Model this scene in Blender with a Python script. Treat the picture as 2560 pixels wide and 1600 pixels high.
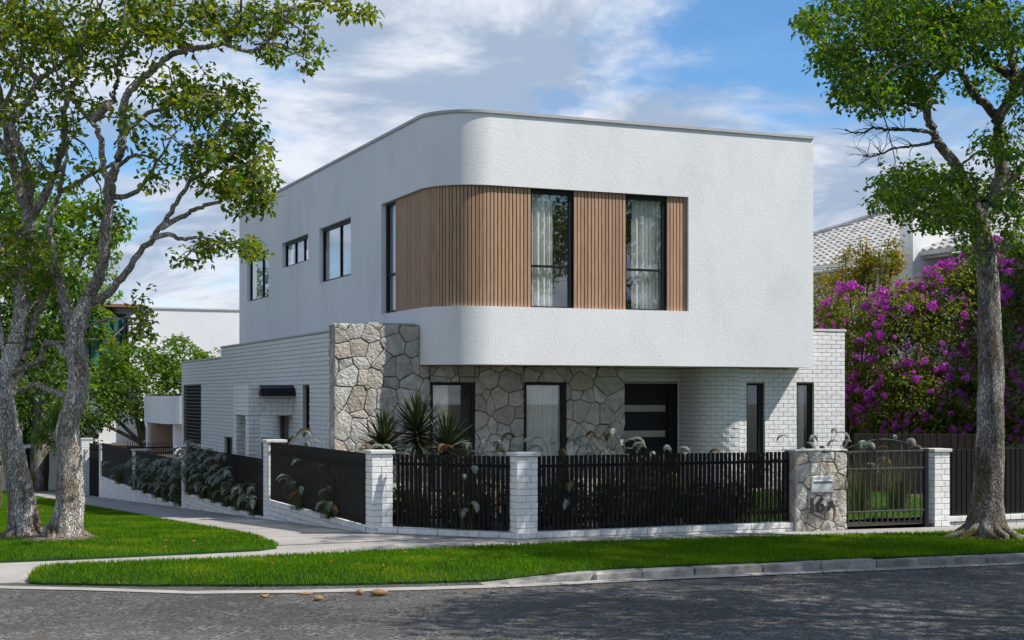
import bpy, math, random
import numpy as np
from mathutils import Vector, Matrix
sc = bpy.context.scene
for o in list(bpy.data.objects): bpy.data.objects.remove(o)
random.seed(7); RNG = np.random.default_rng(11)
COL = sc.collection
R = math.radians

# ------------------------------------------------------------------ camera
CAM_H, CAM_YAW, LENS, SHIFT = 1.95, 22.975, 51.75, 0.0751
cd = bpy.data.cameras.new('camera'); cam = bpy.data.objects.new('camera', cd); COL.objects.link(cam)
cam.location = (0, 0, CAM_H); cam.rotation_euler = (R(90), 0, R(-CAM_YAW))
cd.lens = LENS; cd.sensor_width = 36; cd.shift_y = SHIFT; cd.clip_end = 3000; cd.clip_start = .1
sc.camera = cam
# ------------------------------------------------------------------ light
SUN_DIR = Vector((math.cos(R(50)) * math.sin(R(57)), -math.cos(R(50)) * math.cos(R(57)), math.sin(R(50))))
sd = bpy.data.lights.new('sun', 'SUN'); sun = bpy.data.objects.new('sun', sd); COL.objects.link(sun)
sd.energy = 5.0; sd.angle = R(.55); sd.color = (1, .955, .89)
sun.rotation_euler = SUN_DIR.to_track_quat('Z', 'Y').to_euler(); sun.location = (30, -20, 40)
sc.view_settings.view_transform = 'Standard'; sc.view_settings.look = 'None'
sc.view_settings.exposure = 0.22; sc.view_settings.gamma = 1

w = bpy.data.worlds.new('World'); sc.world = w; w.use_nodes = True
def build_world():
    nt = w.node_tree; N = nt.nodes; L = nt.links; N.clear()
    def n(t, **k):
        x = N.new(t)
        for a, b in k.items(): setattr(x, a, b)
        return x
    sky = n('ShaderNodeTexSky', sky_type='NISHITA', sun_disc=False)
    sky.sun_elevation = R(50); sky.sun_rotation = math.atan2(SUN_DIR.x, SUN_DIR.y)
    sky.altitude = 1200; sky.air_density = 1.0; sky.dust_density = .0; sky.ozone_density = 3.0
    tc = n('ShaderNodeTexCoord'); sep = n('ShaderNodeSeparateXYZ'); L.new(tc.outputs['Generated'], sep.inputs[0])
    zz = n('ShaderNodeMath', operation='ADD'); L.new(sep.outputs[2], zz.inputs[0]); zz.inputs[1].default_value = .22
    zm = n('ShaderNodeMath', operation='MAXIMUM'); L.new(zz.outputs[0], zm.inputs[0]); zm.inputs[1].default_value = .05
    dx = n('ShaderNodeMath', operation='DIVIDE'); L.new(sep.outputs[0], dx.inputs[0]); L.new(zm.outputs[0], dx.inputs[1])
    dy = n('ShaderNodeMath', operation='DIVIDE'); L.new(sep.outputs[1], dy.inputs[0]); L.new(zm.outputs[0], dy.inputs[1])
    cx = n('ShaderNodeCombineXYZ'); L.new(dx.outputs[0], cx.inputs[0]); L.new(dy.outputs[0], cx.inputs[1]); cx.inputs[2].default_value = SKY_SEED
    def noise(scale, det, rough, dist, loc=(0, 0, 0)):
        mp = n('ShaderNodeMapping'); mp.inputs['Location'].default_value = loc; L.new(cx.outputs[0], mp.inputs[0])
        t = n('ShaderNodeTexNoise'); t.inputs['Scale'].default_value = scale; t.inputs['Detail'].default_value = det
        t.inputs['Roughness'].default_value = rough; t.inputs['Distortion'].default_value = dist
        L.new(mp.outputs[0], t.inputs['Vector']); return t
    big = noise(.85, 10, .60, .35, SKY_OFF); fine = noise(2.6, 8, .6, .4, (3, 1, 0)); shade = noise(2.3, 10, .62, .5, (SKY_OFF[0] + .12, SKY_OFF[1] - .1, .3))
    add = n('ShaderNodeMath', operation='MULTIPLY_ADD'); L.new(fine.outputs['Fac'], add.inputs[0]); add.inputs[1].default_value = .22; L.new(big.outputs['Fac'], add.inputs[2])
    ramp = n('ShaderNodeMapRange'); ramp.interpolation_type = 'SMOOTHSTEP'; L.new(add.outputs[0], ramp.inputs[0])
    ramp.inputs[1].default_value = .515; ramp.inputs[2].default_value = .64; ramp.inputs[3].default_value = .06
    sr = n('ShaderNodeMapRange'); sr.interpolation_type = 'SMOOTHSTEP'; L.new(shade.outputs['Fac'], sr.inputs[0]); sr.inputs[1].default_value = .40; sr.inputs[2].default_value = .60
    cc = n('ShaderNodeMix', data_type='RGBA'); L.new(sr.outputs[0], cc.inputs[0])
    cc.inputs[6].default_value = CLOUD_LO; cc.inputs[7].default_value = CLOUD_HI
    bgs = n('ShaderNodeBackground'); bgs.inputs[1].default_value = .135
    hs = n('ShaderNodeHueSaturation'); hs.inputs['Saturation'].default_value = 1.24; hs.inputs['Value'].default_value = 1.0
    L.new(sky.outputs[0], hs.inputs['Color']); L.new(hs.outputs[0], bgs.inputs[0])
    bgc = n('ShaderNodeBackground'); L.new(cc.outputs[2], bgc.inputs[0]); bgc.inputs[1].default_value = 1
    hz = n('ShaderNodeMapRange'); hz.interpolation_type = 'SMOOTHSTEP'; L.new(sep.outputs[2], hz.inputs[0]); hz.inputs[1].default_value = .20; hz.inputs[2].default_value = -.02; hz.inputs[4].default_value = .9   # haze veil at the horizon
    mxm = n('ShaderNodeMath', operation='MAXIMUM'); L.new(ramp.outputs[0], mxm.inputs[0]); L.new(hz.outputs[0], mxm.inputs[1])
    mx = n('ShaderNodeMixShader'); L.new(mxm.outputs[0], mx.inputs[0]); L.new(bgs.outputs[0], mx.inputs[1]); L.new(bgc.outputs[0], mx.inputs[2])
    out = n('ShaderNodeOutputWorld'); L.new(mx.outputs[0], out.inputs[0])
SKY_SEED, SKY_OFF = 5.5, (.87, .07, 0)
CLOUD_LO, CLOUD_HI = (.34, .425, .565, 1), (.72, .76, .83, 1)
build_world()

# ------------------------------------------------------------------ materials
MATS = {}
def nodes_of(name):
    m = bpy.data.materials.new(name); m.use_nodes = True; nt = m.node_tree; nt.nodes.clear(); MATS[name] = m
    def n(t, **k):
        x = nt.nodes.new(t)
        for a, b in k.items(): setattr(x, a, b)
        return x
    return m, nt, n, nt.links
def rgba(c): return (c[0], c[1], c[2], 1)
def mat(name, c1, c2=None, rough=.8, vscale=3., vdet=6, bump=0., bscale=40., bdet=5, bdist=.01, rnd=0., metal=0., spec=.35, lo=.35, hi=.65,
        stretch=(1, 1, 1), tint=None, trans=0., c3=None, s3=1., lo3=.55, hi3=.65, voro=0, coat=0., rndc=None):
    """principled material: world-space noise between c1 and c2, optional third colour patches, bump, per-object random, per-face tint"""
    m, nt, n, L = nodes_of(name); c2 = c2 or c1
    geo = n('ShaderNodeNewGeometry'); mp = n('ShaderNodeMapping'); mp.inputs['Scale'].default_value = stretch
    L.new(geo.outputs['Position'], mp.inputs[0])
    t = n('ShaderNodeTexNoise'); t.inputs['Scale'].default_value = vscale; t.inputs['Detail'].default_value = vdet; t.inputs['Roughness'].default_value = .6
    L.new(mp.outputs[0], t.inputs['Vector'])
    mr = n('ShaderNodeMapRange'); L.new(t.outputs['Fac'], mr.inputs[0]); mr.inputs[1].default_value = lo; mr.inputs[2].default_value = hi
    mix = n('ShaderNodeMix', data_type='RGBA'); L.new(mr.outputs[0], mix.inputs[0]); mix.inputs[6].default_value = rgba(c1); mix.inputs[7].default_value = rgba(c2)
    col = mix.outputs[2]
    if c3:
        t3 = n('ShaderNodeTexNoise'); t3.inputs['Scale'].default_value = s3; t3.inputs['Detail'].default_value = 7; t3.inputs['Roughness'].default_value = .65
        L.new(mp.outputs[0], t3.inputs['Vector'])
        m3 = n('ShaderNodeMapRange'); L.new(t3.outputs['Fac'], m3.inputs[0]); m3.inputs[1].default_value = lo3; m3.inputs[2].default_value = hi3
        x3 = n('ShaderNodeMix', data_type='RGBA'); L.new(m3.outputs[0], x3.inputs[0]); L.new(col, x3.inputs[6]); x3.inputs[7].default_value = rgba(c3); col = x3.outputs[2]
    if tint:
        at = n('ShaderNodeAttribute', attribute_name='tint'); xt = n('ShaderNodeMix', data_type='RGBA')
        L.new(at.outputs['Fac'], xt.inputs[0]); L.new(col, xt.inputs[6]); xt.inputs[7].default_value = rgba(tint); col = xt.outputs[2]
    if rndc:
        oi2 = n('ShaderNodeObjectInfo'); pw = n('ShaderNodeMath', operation='MULTIPLY'); fr_ = n('ShaderNodeMath', operation='FRACT'); pw.inputs[1].default_value = 7.31
        L.new(oi2.outputs['Random'], pw.inputs[0]); L.new(pw.outputs[0], fr_.inputs[0]); p3 = n('ShaderNodeMath', operation='POWER'); L.new(fr_.outputs[0], p3.inputs[0]); p3.inputs[1].default_value = 2.5
        xr_ = n('ShaderNodeMix', data_type='RGBA'); L.new(p3.outputs[0], xr_.inputs[0]); L.new(col, xr_.inputs[6]); xr_.inputs[7].default_value = rgba(rndc); col = xr_.outputs[2]
    if rnd:
        oi = n('ShaderNodeObjectInfo'); rr = n('ShaderNodeMapRange'); L.new(oi.outputs['Random'], rr.inputs[0]); rr.inputs[3].default_value = 1 - rnd; rr.inputs[4].default_value = 1 + rnd
        hv = n('ShaderNodeHueSaturation'); L.new(rr.outputs[0], hv.inputs['Value']); L.new(col, hv.inputs['Color']); col = hv.outputs[0]
    p = n('ShaderNodeBsdfPrincipled'); L.new(col, p.inputs['Base Color']); p.inputs['Roughness'].default_value = rough
    p.inputs['Metallic'].default_value = metal; p.inputs['Specular IOR Level'].default_value = spec
    if coat: p.inputs['Coat Weight'].default_value = coat
    if bump:
        if voro:
            b = n('ShaderNodeTexVoronoi'); b.inputs['Scale'].default_value = bscale; bo = b.outputs['Distance']
        else:
            b = n('ShaderNodeTexNoise'); b.inputs['Scale'].default_value = bscale; b.inputs['Detail'].default_value = bdet; bo = b.outputs['Fac']
            b.inputs['Roughness'].default_value = .6
        L.new(mp.outputs[0], b.inputs['Vector'])
        bp = n('ShaderNodeBump'); bp.inputs['Strength'].default_value = bump; bp.inputs['Distance'].default_value = bdist
        L.new(bo, bp.inputs['Height']); L.new(bp.outputs[0], p.inputs['Normal'])
    out = n('ShaderNodeOutputMaterial'); sh = p.outputs[0]
    if trans:
        tr = n('ShaderNodeBsdfTranslucent'); hv2 = n('ShaderNodeHueSaturation'); hv2.inputs['Value'].default_value = 1.9; hv2.inputs['Saturation'].default_value = 1.15; hv2.inputs['Hue'].default_value = .49
        L.new(col, hv2.inputs['Color']); L.new(hv2.outputs[0], tr.inputs[0])
        ms = n('ShaderNodeMixShader'); ms.inputs[0].default_value = trans; L.new(sh, ms.inputs[1]); L.new(tr.outputs[0], ms.inputs[2]); sh = ms.outputs[0]
    L.new(sh, out.inputs[0]); return m
def glass(name, tint=(.8, .85, .85), refl=.1):
    m, nt, n, L = nodes_of(name)
    tr = n('ShaderNodeBsdfTransparent'); tr.inputs[0].default_value = rgba(tint)
    gl = n('ShaderNodeBsdfGlossy'); gl.inputs['Roughness'].default_value = .012; gl.inputs[0].default_value = (.95, .97, 1, 1)
    lw = n('ShaderNodeLayerWeight'); lw.inputs[0].default_value = .5; pw = n('ShaderNodeMath', operation='POWER'); L.new(lw.outputs['Facing'], pw.inputs[0]); pw.inputs[1].default_value = 5
    fr = n('ShaderNodeMath', operation='MULTIPLY_ADD'); L.new(pw.outputs[0], fr.inputs[0]); fr.inputs[1].default_value = 1 - refl; fr.inputs[2].default_value = refl
    ms = n('ShaderNodeMixShader'); L.new(fr.outputs[0], ms.inputs[0]); L.new(tr.outputs[0], ms.inputs[1]); L.new(gl.outputs[0], ms.inputs[2])
    out = n('ShaderNodeOutputMaterial'); L.new(ms.outputs[0], out.inputs[0]); return m

mat('stucco', (.74, .745, .75), (.81, .81, .81), rough=.92, vscale=.8, bump=.75, bscale=62, bdet=3, bdist=.010, spec=.2, c3=(.655, .66, .66), s3=.7, lo3=.54, hi3=.78, stretch=(1, 1, .55))
mat('stucco_smooth', (.74, .745, .75), (.80, .80, .80), rough=.92, vscale=.6, bump=.5, bscale=18, bdet=4, bdist=.012, spec=.2)
mat('coping', (.40, .40, .40), (.47, .46, .45), rough=.55, vscale=2, spec=.4)
mat('brick', (.74, .735, .72), (.83, .825, .81), rough=.9, vscale=9, bump=.8, bscale=70, bdist=.008, rnd=.05, c3=(.60, .58, .55), s3=3.2, lo3=.60, hi3=.75)
mat('brick_old', (.66, .65, .63), (.78, .77, .75), rough=.92, vscale=7, bump=.9, bscale=45, bdist=.012, rnd=.06, c3=(.45, .42, .38), s3=5, lo3=.58, hi3=.72)
mat('mortar', (.36, .33, .28), (.45, .41, .35), rough=.95, vscale=12)
mat('stone', (.37, .35, .31), (.61, .585, .54), rough=.92, vscale=6, bump=1.0, bscale=20, bdet=9, bdist=.05, rnd=.18, rndc=(.46, .395, .31), c3=(.38, .315, .23), s3=2.4, lo3=.58, hi3=.74)
mat('stone_joint', (.04, .035, .03), (.065, .057, .05), rough=.95)
mat('timber', (.36, .215, .13), (.49, .315, .205), rough=.6, vscale=7, stretch=(6, 6, .35), bump=.25, bscale=14, bdist=.004, rnd=.13, spec=.3)
mat('dark_backing', (.012, .012, .012), rough=.9)
mat('black_metal', (.008, .009, .011), (.012, .013, .016), rough=.5, vscale=20, spec=.25)
mat('picket_paint', (.0085, .007, .0068), (.013, .0105, .010), rough=.62, vscale=8, rnd=.12, spec=.16)
mat('grey_metal', (.038, .038, .043), (.055, .055, .06), rough=.45, vscale=8, metal=.3, spec=.5)
mat('silver', (.66, .68, .70), (.74, .75, .77), rough=.42, vscale=30, metal=.35, spec=.5)
mat('number_metal', (.055, .06, .066), (.07, .075, .082), rough=.5, vscale=20, spec=.4)
mat('silver_dark', (.20, .21, .22), rough=.5, metal=.3)
mat('cap', (.52, .51, .49), (.62, .61, .59), rough=.8, vscale=4, bump=.3, bscale=40, bdist=.004)
mat('soffit', (.66, .65, .63), (.70, .69, .67), rough=.9)
mat('curtain', (.84, .83, .80), (.90, .89, .86), rough=.95, vscale=3, trans=.25)
mat('room', (.55, .53, .50), (.62, .60, .57), rough=.9)
mat('room_dark', (.10, .095, .09), (.14, .13, .12), rough=.9)
mat('white_paint', (.74, .74, .73), (.80, .80, .79), rough=.8, vscale=2)
mat('lamp_glass', (.8, .8, .78), rough=.4)
glass('glass', (.93, .95, .94), .12)
glass('glass_mirror', (.93, .95, .94), .20)
glass('glass_side', (.75, .8, .83), .38)
mat('frost', (.34, .32, .285), (.40, .38, .34), rough=.25, spec=.5)

# ------------------------------------------------------------------ mesh helpers
class MB:
    def __init__(s): s.v = []; s.f = []; s.t = []
    def add(s, v, f, t=None):
        o = len(s.v); s.v.extend([tuple(p) for p in v]); s.f.extend([tuple(i + o for i in q) for q in f])
        if t is not None: s.t.extend([t] * len(f))
        return s
    def box(s, x0, x1, y0, y1, z0, z1):
        v = [(x0, y0, z0), (x1, y0, z0), (x1, y1, z0), (x0, y1, z0), (x0, y0, z1), (x1, y0, z1), (x1, y1, z1), (x0, y1, z1)]
        return s.add(v, [(0, 3, 2, 1), (4, 5, 6, 7), (0, 1, 5, 4), (1, 2, 6, 5), (2, 3, 7, 6), (3, 0, 4, 7)])
    def bbox(s, x0, x1, y0, y1, z0, z1, b=.006):
        """box with all edges chamfered (26 faces)"""
        xs = (x0, x0 + b, x1 - b, x1); ys = (y0, y0 + b, y1 - b, y1); zs = (z0, z0 + b, z1 - b, z1)
        V = []; idx = {}
        def P(i, j, k):
            key = (i, j, k)
            if key not in idx: idx[key] = len(V); V.append((xs[i], ys[j], zs[k]))
            return idx[key]
        F = [(P(0, 1, 1), P(0, 1, 2), P(0, 2, 2), P(0, 2, 1)), (P(3, 1, 1), P(3, 2, 1), P(3, 2, 2), P(3, 1, 2)),
             (P(1, 0, 1), P(2, 0, 1), P(2, 0, 2), P(1, 0, 2)), (P(1, 3, 1), P(1, 3, 2), P(2, 3, 2), P(2, 3, 1)),
             (P(1, 1, 0), P(1, 2, 0), P(2, 2, 0), P(2, 1, 0)), (P(1, 1, 3), P(2, 1, 3), P(2, 2, 3), P(1, 2, 3))]
        for i, a in ((0, 1), (3, 2)):
            for j, c in ((0, 1), (3, 2)):
                F.append((P(i, c, 1), P(a, j, 1), P(a, j, 2), P(i, c, 2)))
            for k, c in ((0, 1), (3, 2)):
                F.append((P(i, 1, c), P(a, 1, k), P(a, 2, k), P(i, 2, c)))
        for j, a in ((0, 1), (3, 2)):
            for k, c in ((0, 1), (3, 2)):
                F.append((P(1, j, c), P(1, a, k), P(2, a, k), P(2, j, c)))
        for i, a in ((0, 1), (3, 2)):
            for j, c in ((0, 1), (3, 2)):
                for k, e in ((0, 1), (3, 2)):
                    F.append((P(i, c, e), P(a, j, e), P(a, c, k)))
        return s.add(V, F)
    def quad(s, a, b, c, d): return s.add([a, b, c, d], [(0, 1, 2, 3)])
    def prism(s, poly, z0, z1):
        n = len(poly); v = [(p[0], p[1], z0) for p in poly] + [(p[0], p[1], z1) for p in poly]
        return s.add(v, [tuple(range(n - 1, -1, -1)), tuple(range(n, 2 * n))] + [(i, (i + 1) % n, n + (i + 1) % n, n + i) for i in range(n)])
    def tube(s, pts, rad, seg=8, cap=True, t=None, jit=0.):
        pts = [Vector(p) for p in pts]; n = len(pts)
        if not hasattr(rad, '__len__'): rad = [rad] * n
        V = []; F = []; up = Vector((.31, .17, .93))
        for i, p in enumerate(pts):
            d = (pts[min(i + 1, n - 1)] - pts[max(i - 1, 0)])
            if d.length < 1e-9: d = Vector((0, 0, 1))
            d.normalize(); a = d.cross(up)
            if a.length < .05: a = d.cross(Vector((1, 0, 0)))
            a.normalize(); b = d.cross(a)
            for k in range(seg):
                th = 2 * math.pi * k / seg; r = rad[i] * (1 + (random.uniform(-jit, jit) if jit else 0))
                V.append(p + a * math.cos(th) * r + b * math.sin(th) * r)
        for i in range(n - 1):
            for k in range(seg):
                F.append((i * seg + k, i * seg + (k + 1) % seg, (i + 1) * seg + (k + 1) % seg, (i + 1) * seg + k))
        if cap: F += [tuple(range(seg - 1, -1, -1)), tuple((n - 1) * seg + k for k in range(seg))]
        return s.add(V, F, t)
    def mesh(s, name):
        me = bpy.data.meshes.new(name); me.from_pydata(s.v, [], s.f)
        if s.t and len(s.t) == len(s.f):
            a = me.attributes.new('tint', 'FLOAT', 'FACE'); a.data.foreach_set('value', np.array(s.t, dtype=np.float32))
        me.update(); return me
    def build(s, name, m, parent=None, smooth=False, **k):
        return obj(name, s.mesh(name), m, parent, smooth, **k)
def obj(name, me, m, parent=None, smooth=False, label=None, cat=None, group=None, kind=None):
    if m is not None and not me.materials: me.materials.append(MATS[m] if isinstance(m, str) else m)
    if smooth: me.polygons.foreach_set('use_smooth', [True] * len(me.polygons))
    o = bpy.data.objects.new(name, me); COL.objects.link(o)
    if parent is not None: o.parent = parent; o.matrix_parent_inverse = wm(parent).inverted()
    return tag(o, label, cat, group, kind)
def wm(o):
    m = o.matrix_basis
    return m if o.parent is None else wm(o.parent) @ o.matrix_parent_inverse @ m
def tag(o, label=None, cat=None, group=None, kind=None):
    if cat and not kind: kind = 'thing'
    for k, v in (('label', label), ('category', cat), ('group', group), ('kind', kind)):
        if v: o[k] = v
    return o
def empty(name, loc=(0, 0, 0), label=None, cat=None, group=None, kind=None):
    o = bpy.data.objects.new(name, None); COL.objects.link(o); o.location = loc; o.empty_display_size = .2
    return tag(o, label, cat, group, kind)
def inst(name, me, parent, mw):
    """one more object sharing mesh me, placed at world matrix mw under parent"""
    o = bpy.data.objects.new(name, me); COL.objects.link(o); o.parent = parent; o.matrix_parent_inverse = wm(parent).inverted(); o.matrix_basis = mw; return o
def T(x, y, z, rz=0, rx=0, ry=0, s=1):
    m = Matrix.Translation((x, y, z)) @ Matrix.Rotation(rz, 4, 'Z')
    if rx: m = m @ Matrix.Rotation(rx, 4, 'X')
    if ry: m = m @ Matrix.Rotation(ry, 4, 'Y')
    if s != 1: m = m @ Matrix.Diagonal((s[0], s[1], s[2], 1)) if hasattr(s, '__len__') else m @ Matrix.Scale(s, 4)
    return m
def mesh_np(name, V, F, m, parent=None, tint=None, smooth=False, **k):
    """fast mesh from numpy: V (n,3), F (m,4 or 3)"""
    V = np.asarray(V, dtype=np.float32); F = np.asarray(F, dtype=np.int32); me = bpy.data.meshes.new(name); nf, c = F.shape
    me.vertices.add(len(V)); me.vertices.foreach_set('co', V.ravel()); me.loops.add(nf * c); me.loops.foreach_set('vertex_index', F.ravel())
    me.polygons.add(nf); me.polygons.foreach_set('loop_start', np.arange(0, nf * c, c, dtype=np.int32))
    if tint is not None:
        a = me.attributes.new('tint', 'FLOAT', 'FACE'); a.data.foreach_set('value', np.asarray(tint, dtype=np.float32))
    me.update(); me.validate(); return obj(name, me, m, parent, smooth, **k)
# camera-aligned placement used only to lay things out in the world
CS, SN, FPX, VH = math.cos(R(CAM_YAW)), math.sin(R(CAM_YAW)), 3680., 992.2
def at(u, v, Y):
    """world point seen at photo pixel (u, v), Y metres in front of the camera"""
    X = (u - 1280) / FPX * Y
    return Vector((CS * X + SN * Y, -SN * X + CS * Y, CAM_H - (v - VH) / FPX * Y))
def gv(x, y):
    y = min(y, 70); t = y - 20.2
    return -.011 * min(max(0, x - 8), 30) - .045 * (t + math.sqrt(t * t + .5)) / 2
# ------------------------------------------------------------------ ground
mat('soil', (.055, .042, .030), (.10, .08, .06), rough=.95, vscale=5, bump=.6, bscale=30, bdist=.02)
mat('turf', (.010, .045, .003), (.020, .075, .005), rough=.95, vscale=2.2, bump=.8, bscale=60, bdist=.02, c3=(.04, .075, .01), s3=.5)
mat('grass_blade', (.020, .095, .003), (.052, .165, .005), rough=.75, vscale=1.1, spec=.12, tint=(.15, .24, .012), trans=.4)
mat('concrete', (.30, .275, .25), (.39, .365, .335), rough=.9, vscale=1.3, bump=.35, bscale=55, bdist=.006, c3=(.21, .20, .19), s3=.9, lo3=.55, hi3=.8)
mat('concrete_joint', (.16, .15, .14), (.22, .20, .19), rough=.95)
mat('kerb_concrete', (.22, .205, .185), (.36, .34, .31), rough=.92, vscale=6, bump=1, bscale=30, bdist=.015, rnd=.12, c3=(.16, .15, .13), s3=4, lo3=.52, hi3=.7)
mat('gutter_concrete', (.30, .28, .25), (.40, .375, .34), rough=.9, vscale=4, bump=.4, bscale=40, bdist=.006)
def asphalt():
    m, nt, n, L = nodes_of('asphalt')
    geo = n('ShaderNodeNewGeometry'); pos = geo.outputs['Position']
    def noise(s, d, r=.6):
        t = n('ShaderNodeTexNoise'); t.inputs['Scale'].default_value = s; t.inputs['Detail'].default_value = d; t.inputs['Roughness'].default_value = r
        L.new(pos, t.inputs['Vector']); return t.outputs['Fac']
    v = n('ShaderNodeTexVoronoi'); v.inputs['Scale'].default_value = 42; L.new(pos, v.inputs['Vector'])
    big = noise(.45, 6); mid = noise(3.5, 6); fin = noise(60, 3)
    vr = n('ShaderNodeSeparateColor'); L.new(v.outputs['Color'], vr.inputs[0])
    sp = n('ShaderNodeMapRange'); L.new(vr.outputs[0], sp.inputs[0]); sp.inputs[1].default_value = .35; sp.inputs[2].default_value = 1.0
    a = n('ShaderNodeMix', data_type='RGBA'); L.new(sp.outputs[0], a.inputs[0]); a.inputs[6].default_value = (.036, .035, .034, 1); a.inputs[7].default_value = (.235, .228, .215, 1)
    mr = n('ShaderNodeMapRange'); L.new(mid, mr.inputs[0]); mr.inputs[1].default_value = .38; mr.inputs[2].default_value = .66
    b = n('ShaderNodeMix', data_type='RGBA'); L.new(mr.outputs[0], b.inputs[0]); L.new(a.outputs[2], b.inputs[6]); b.inputs[7].default_value = (.078, .072, .064, 1)
    br = n('ShaderNodeMapRange'); L.new(big, br.inputs[0]); br.inputs[1].default_value = .4; br.inputs[2].default_value = .64; br.inputs[3].default_value = .72; br.inputs[4].default_value = 1.28
    hv = n('ShaderNodeHueSaturation'); L.new(br.outputs[0], hv.inputs['Value']); L.new(b.outputs[2], hv.inputs['Color'])
    p = n('ShaderNodeBsdfPrincipled'); L.new(hv.outputs[0], p.inputs['Base Color']); p.inputs['Roughness'].default_value = .82; p.inputs['Specular IOR Level'].default_value = .3
    ad = n('ShaderNodeMath', operation='MULTIPLY_ADD'); L.new(fin, ad.inputs[0]); ad.inputs[1].default_value = .5; L.new(v.outputs['Distance'], ad.inputs[2])
    bp = n('ShaderNodeBump'); bp.inputs['Strength'].default_value = 1; bp.inputs['Distance'].default_value = .012; bp.invert = True
    L.new(ad.outputs[0], bp.inputs['Height']); L.new(bp.outputs[0], p.inputs['Normal'])
    o = n('ShaderNodeOutputMaterial'); L.new(p.outputs[0], o.inputs[0])
asphalt()

def interp_rows(rows, step):
    out = []
    for a, b in zip(rows[:-1], rows[1:]):
        k = max(1, int(abs(b[0] - a[0]) / step + .5))
        for i in range(k):
            t = i / k; out.append(tuple(a[j] + (b[j] - a[j]) * t for j in range(3)))
    out.append(tuple(rows[-1])); return out
def sheet(name, rows, axis, off, m, step=.5, cross=4, skirt=0., parent=None, zf=None, jit=0., **k):
    """ground sheet: rows (s, lo, hi) along axis 'x' or 'y', following the terrain, with optional skirt"""
    zf = zf or gv; rows = interp_rows(rows, step); mb = MB(); V = []; F = []; c = cross
    for (s_, lo, hi) in rows:
        lo += random.uniform(-jit, jit); hi += random.uniform(-jit, jit)
        for i in range(c + 1):
            q = lo + (hi - lo) * i / c; x, y = (s_, q) if axis == 'x' else (q, s_); V.append((x, y, zf(x, y) + off))
    nr = len(rows)
    for r in range(nr - 1):
        for i in range(c):
            a = r * (c + 1) + i; q = (a, a + 1, a + c + 2, a + c + 1)
            F.append(q if axis == 'y' else q[::-1])
    if skirt:
        ring = [i for i in range(c + 1)] + [r * (c + 1) + c for r in range(1, nr)] + [(nr - 1) * (c + 1) + i for i in range(c - 1, -1, -1)] + [r * (c + 1) for r in range(nr - 2, 0, -1)]
        base = len(V)
        for i in ring: V.append((V[i][0], V[i][1], V[i][2] - skirt))
        nn = len(ring)
        for i in range(nn): F.append((ring[i], ring[(i + 1) % nn], base + (i + 1) % nn, base + i))
    mb.add(V, F); return mb.build(name, m, parent, **k)
sheet('ground', [(-400, -500, 500), (-60, -500, 500), (14, -500, 500), (18, -500, 500), (24, -500, 500), (45, -500, 500), (70, -500, 500), (900, -500, 500)], 'y', -.3, 'soil', step=6, cross=60, kind='structure')
sheet('road', [(-120, -60, 17.2), (1.2, -60, 17.2), (2.5, -60, 16.6), (5, -60, 15.5), (7.5, -60, 15.0), (120, -60, 15.0)], 'x', -.08, 'asphalt', step=3, cross=30, kind='structure')
sheet('opposite_verge', [(-60, -60, 8.7), (120, -60, 8.7)], 'x', .02, 'turf', step=6, cross=6, skirt=.12, kind='structure')
sheet('side_road', [(17.25, -14, -2.3), (66, -14, -2.6), (120, -14, -2.6)], 'y', -.09, 'asphalt', step=2, cross=4, kind='structure')
sheet('footpath', [(-2.2, 17.25, 19.0), (1.3, 16.95, 19.0), (1.6, 16.6, 19.0), (7.6, 16.6, 19.0), (8.1, 16.6, 18.55), (60, 16.6, 18.55)], 'x', 0, 'concrete', step=.3, cross=10, skirt=.2, zf=lambda x, y: gv(x, y) - .078 * min(1, max(0, (17.75 - y) / .75)) * min(1, max(0, (2.9 - x) / .8)), kind='structure')
fp = sheet('side_footpath', [(19.0, 4.2, 7.58), (20.25, 4.2, 6.46), (52.5, 4.2, 6.46), (66, 4.2, 7)], 'y', -.001, 'concrete_joint', step=.4, cross=4, kind='structure')
def slab_z(x, y): return gv(x, y)
yy = 19.0; k = 0
while yy < 60:
    ln = 1.32 if yy > 21 else 1.25
    def xr(y): return 7.58 - (y - 19.0) * .896 if y < 20.25 else 6.46
    sheet('slab', [(yy + .012, 4.2, xr(yy + .012)), (yy + ln / 2, 4.2, xr(yy + ln / 2)), (yy + ln - .012, 4.2, xr(yy + ln - .012))], 'y', .006, 'concrete', step=.33, cross=3, parent=fp)
    yy += ln
front_fp = bpy.data.objects['footpath']; xx = 8.3
while xx < 22:
    sheet('slab', [(xx + .012, 16.7, 18.52), (xx + .9, 16.7, 18.52), (xx + 1.788, 16.7, 18.52)], 'x', .006, 'concrete', step=.45, cross=3, parent=front_fp); xx += 1.8
sheet('garden_soil', [(18.56, 8.0, 60), (20.25, 6.48, 60), (120, 6.48, 60)], 'y', 0, 'soil', step=3, cross=12, zf=lambda x, y: -.02, kind='structure')
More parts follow.
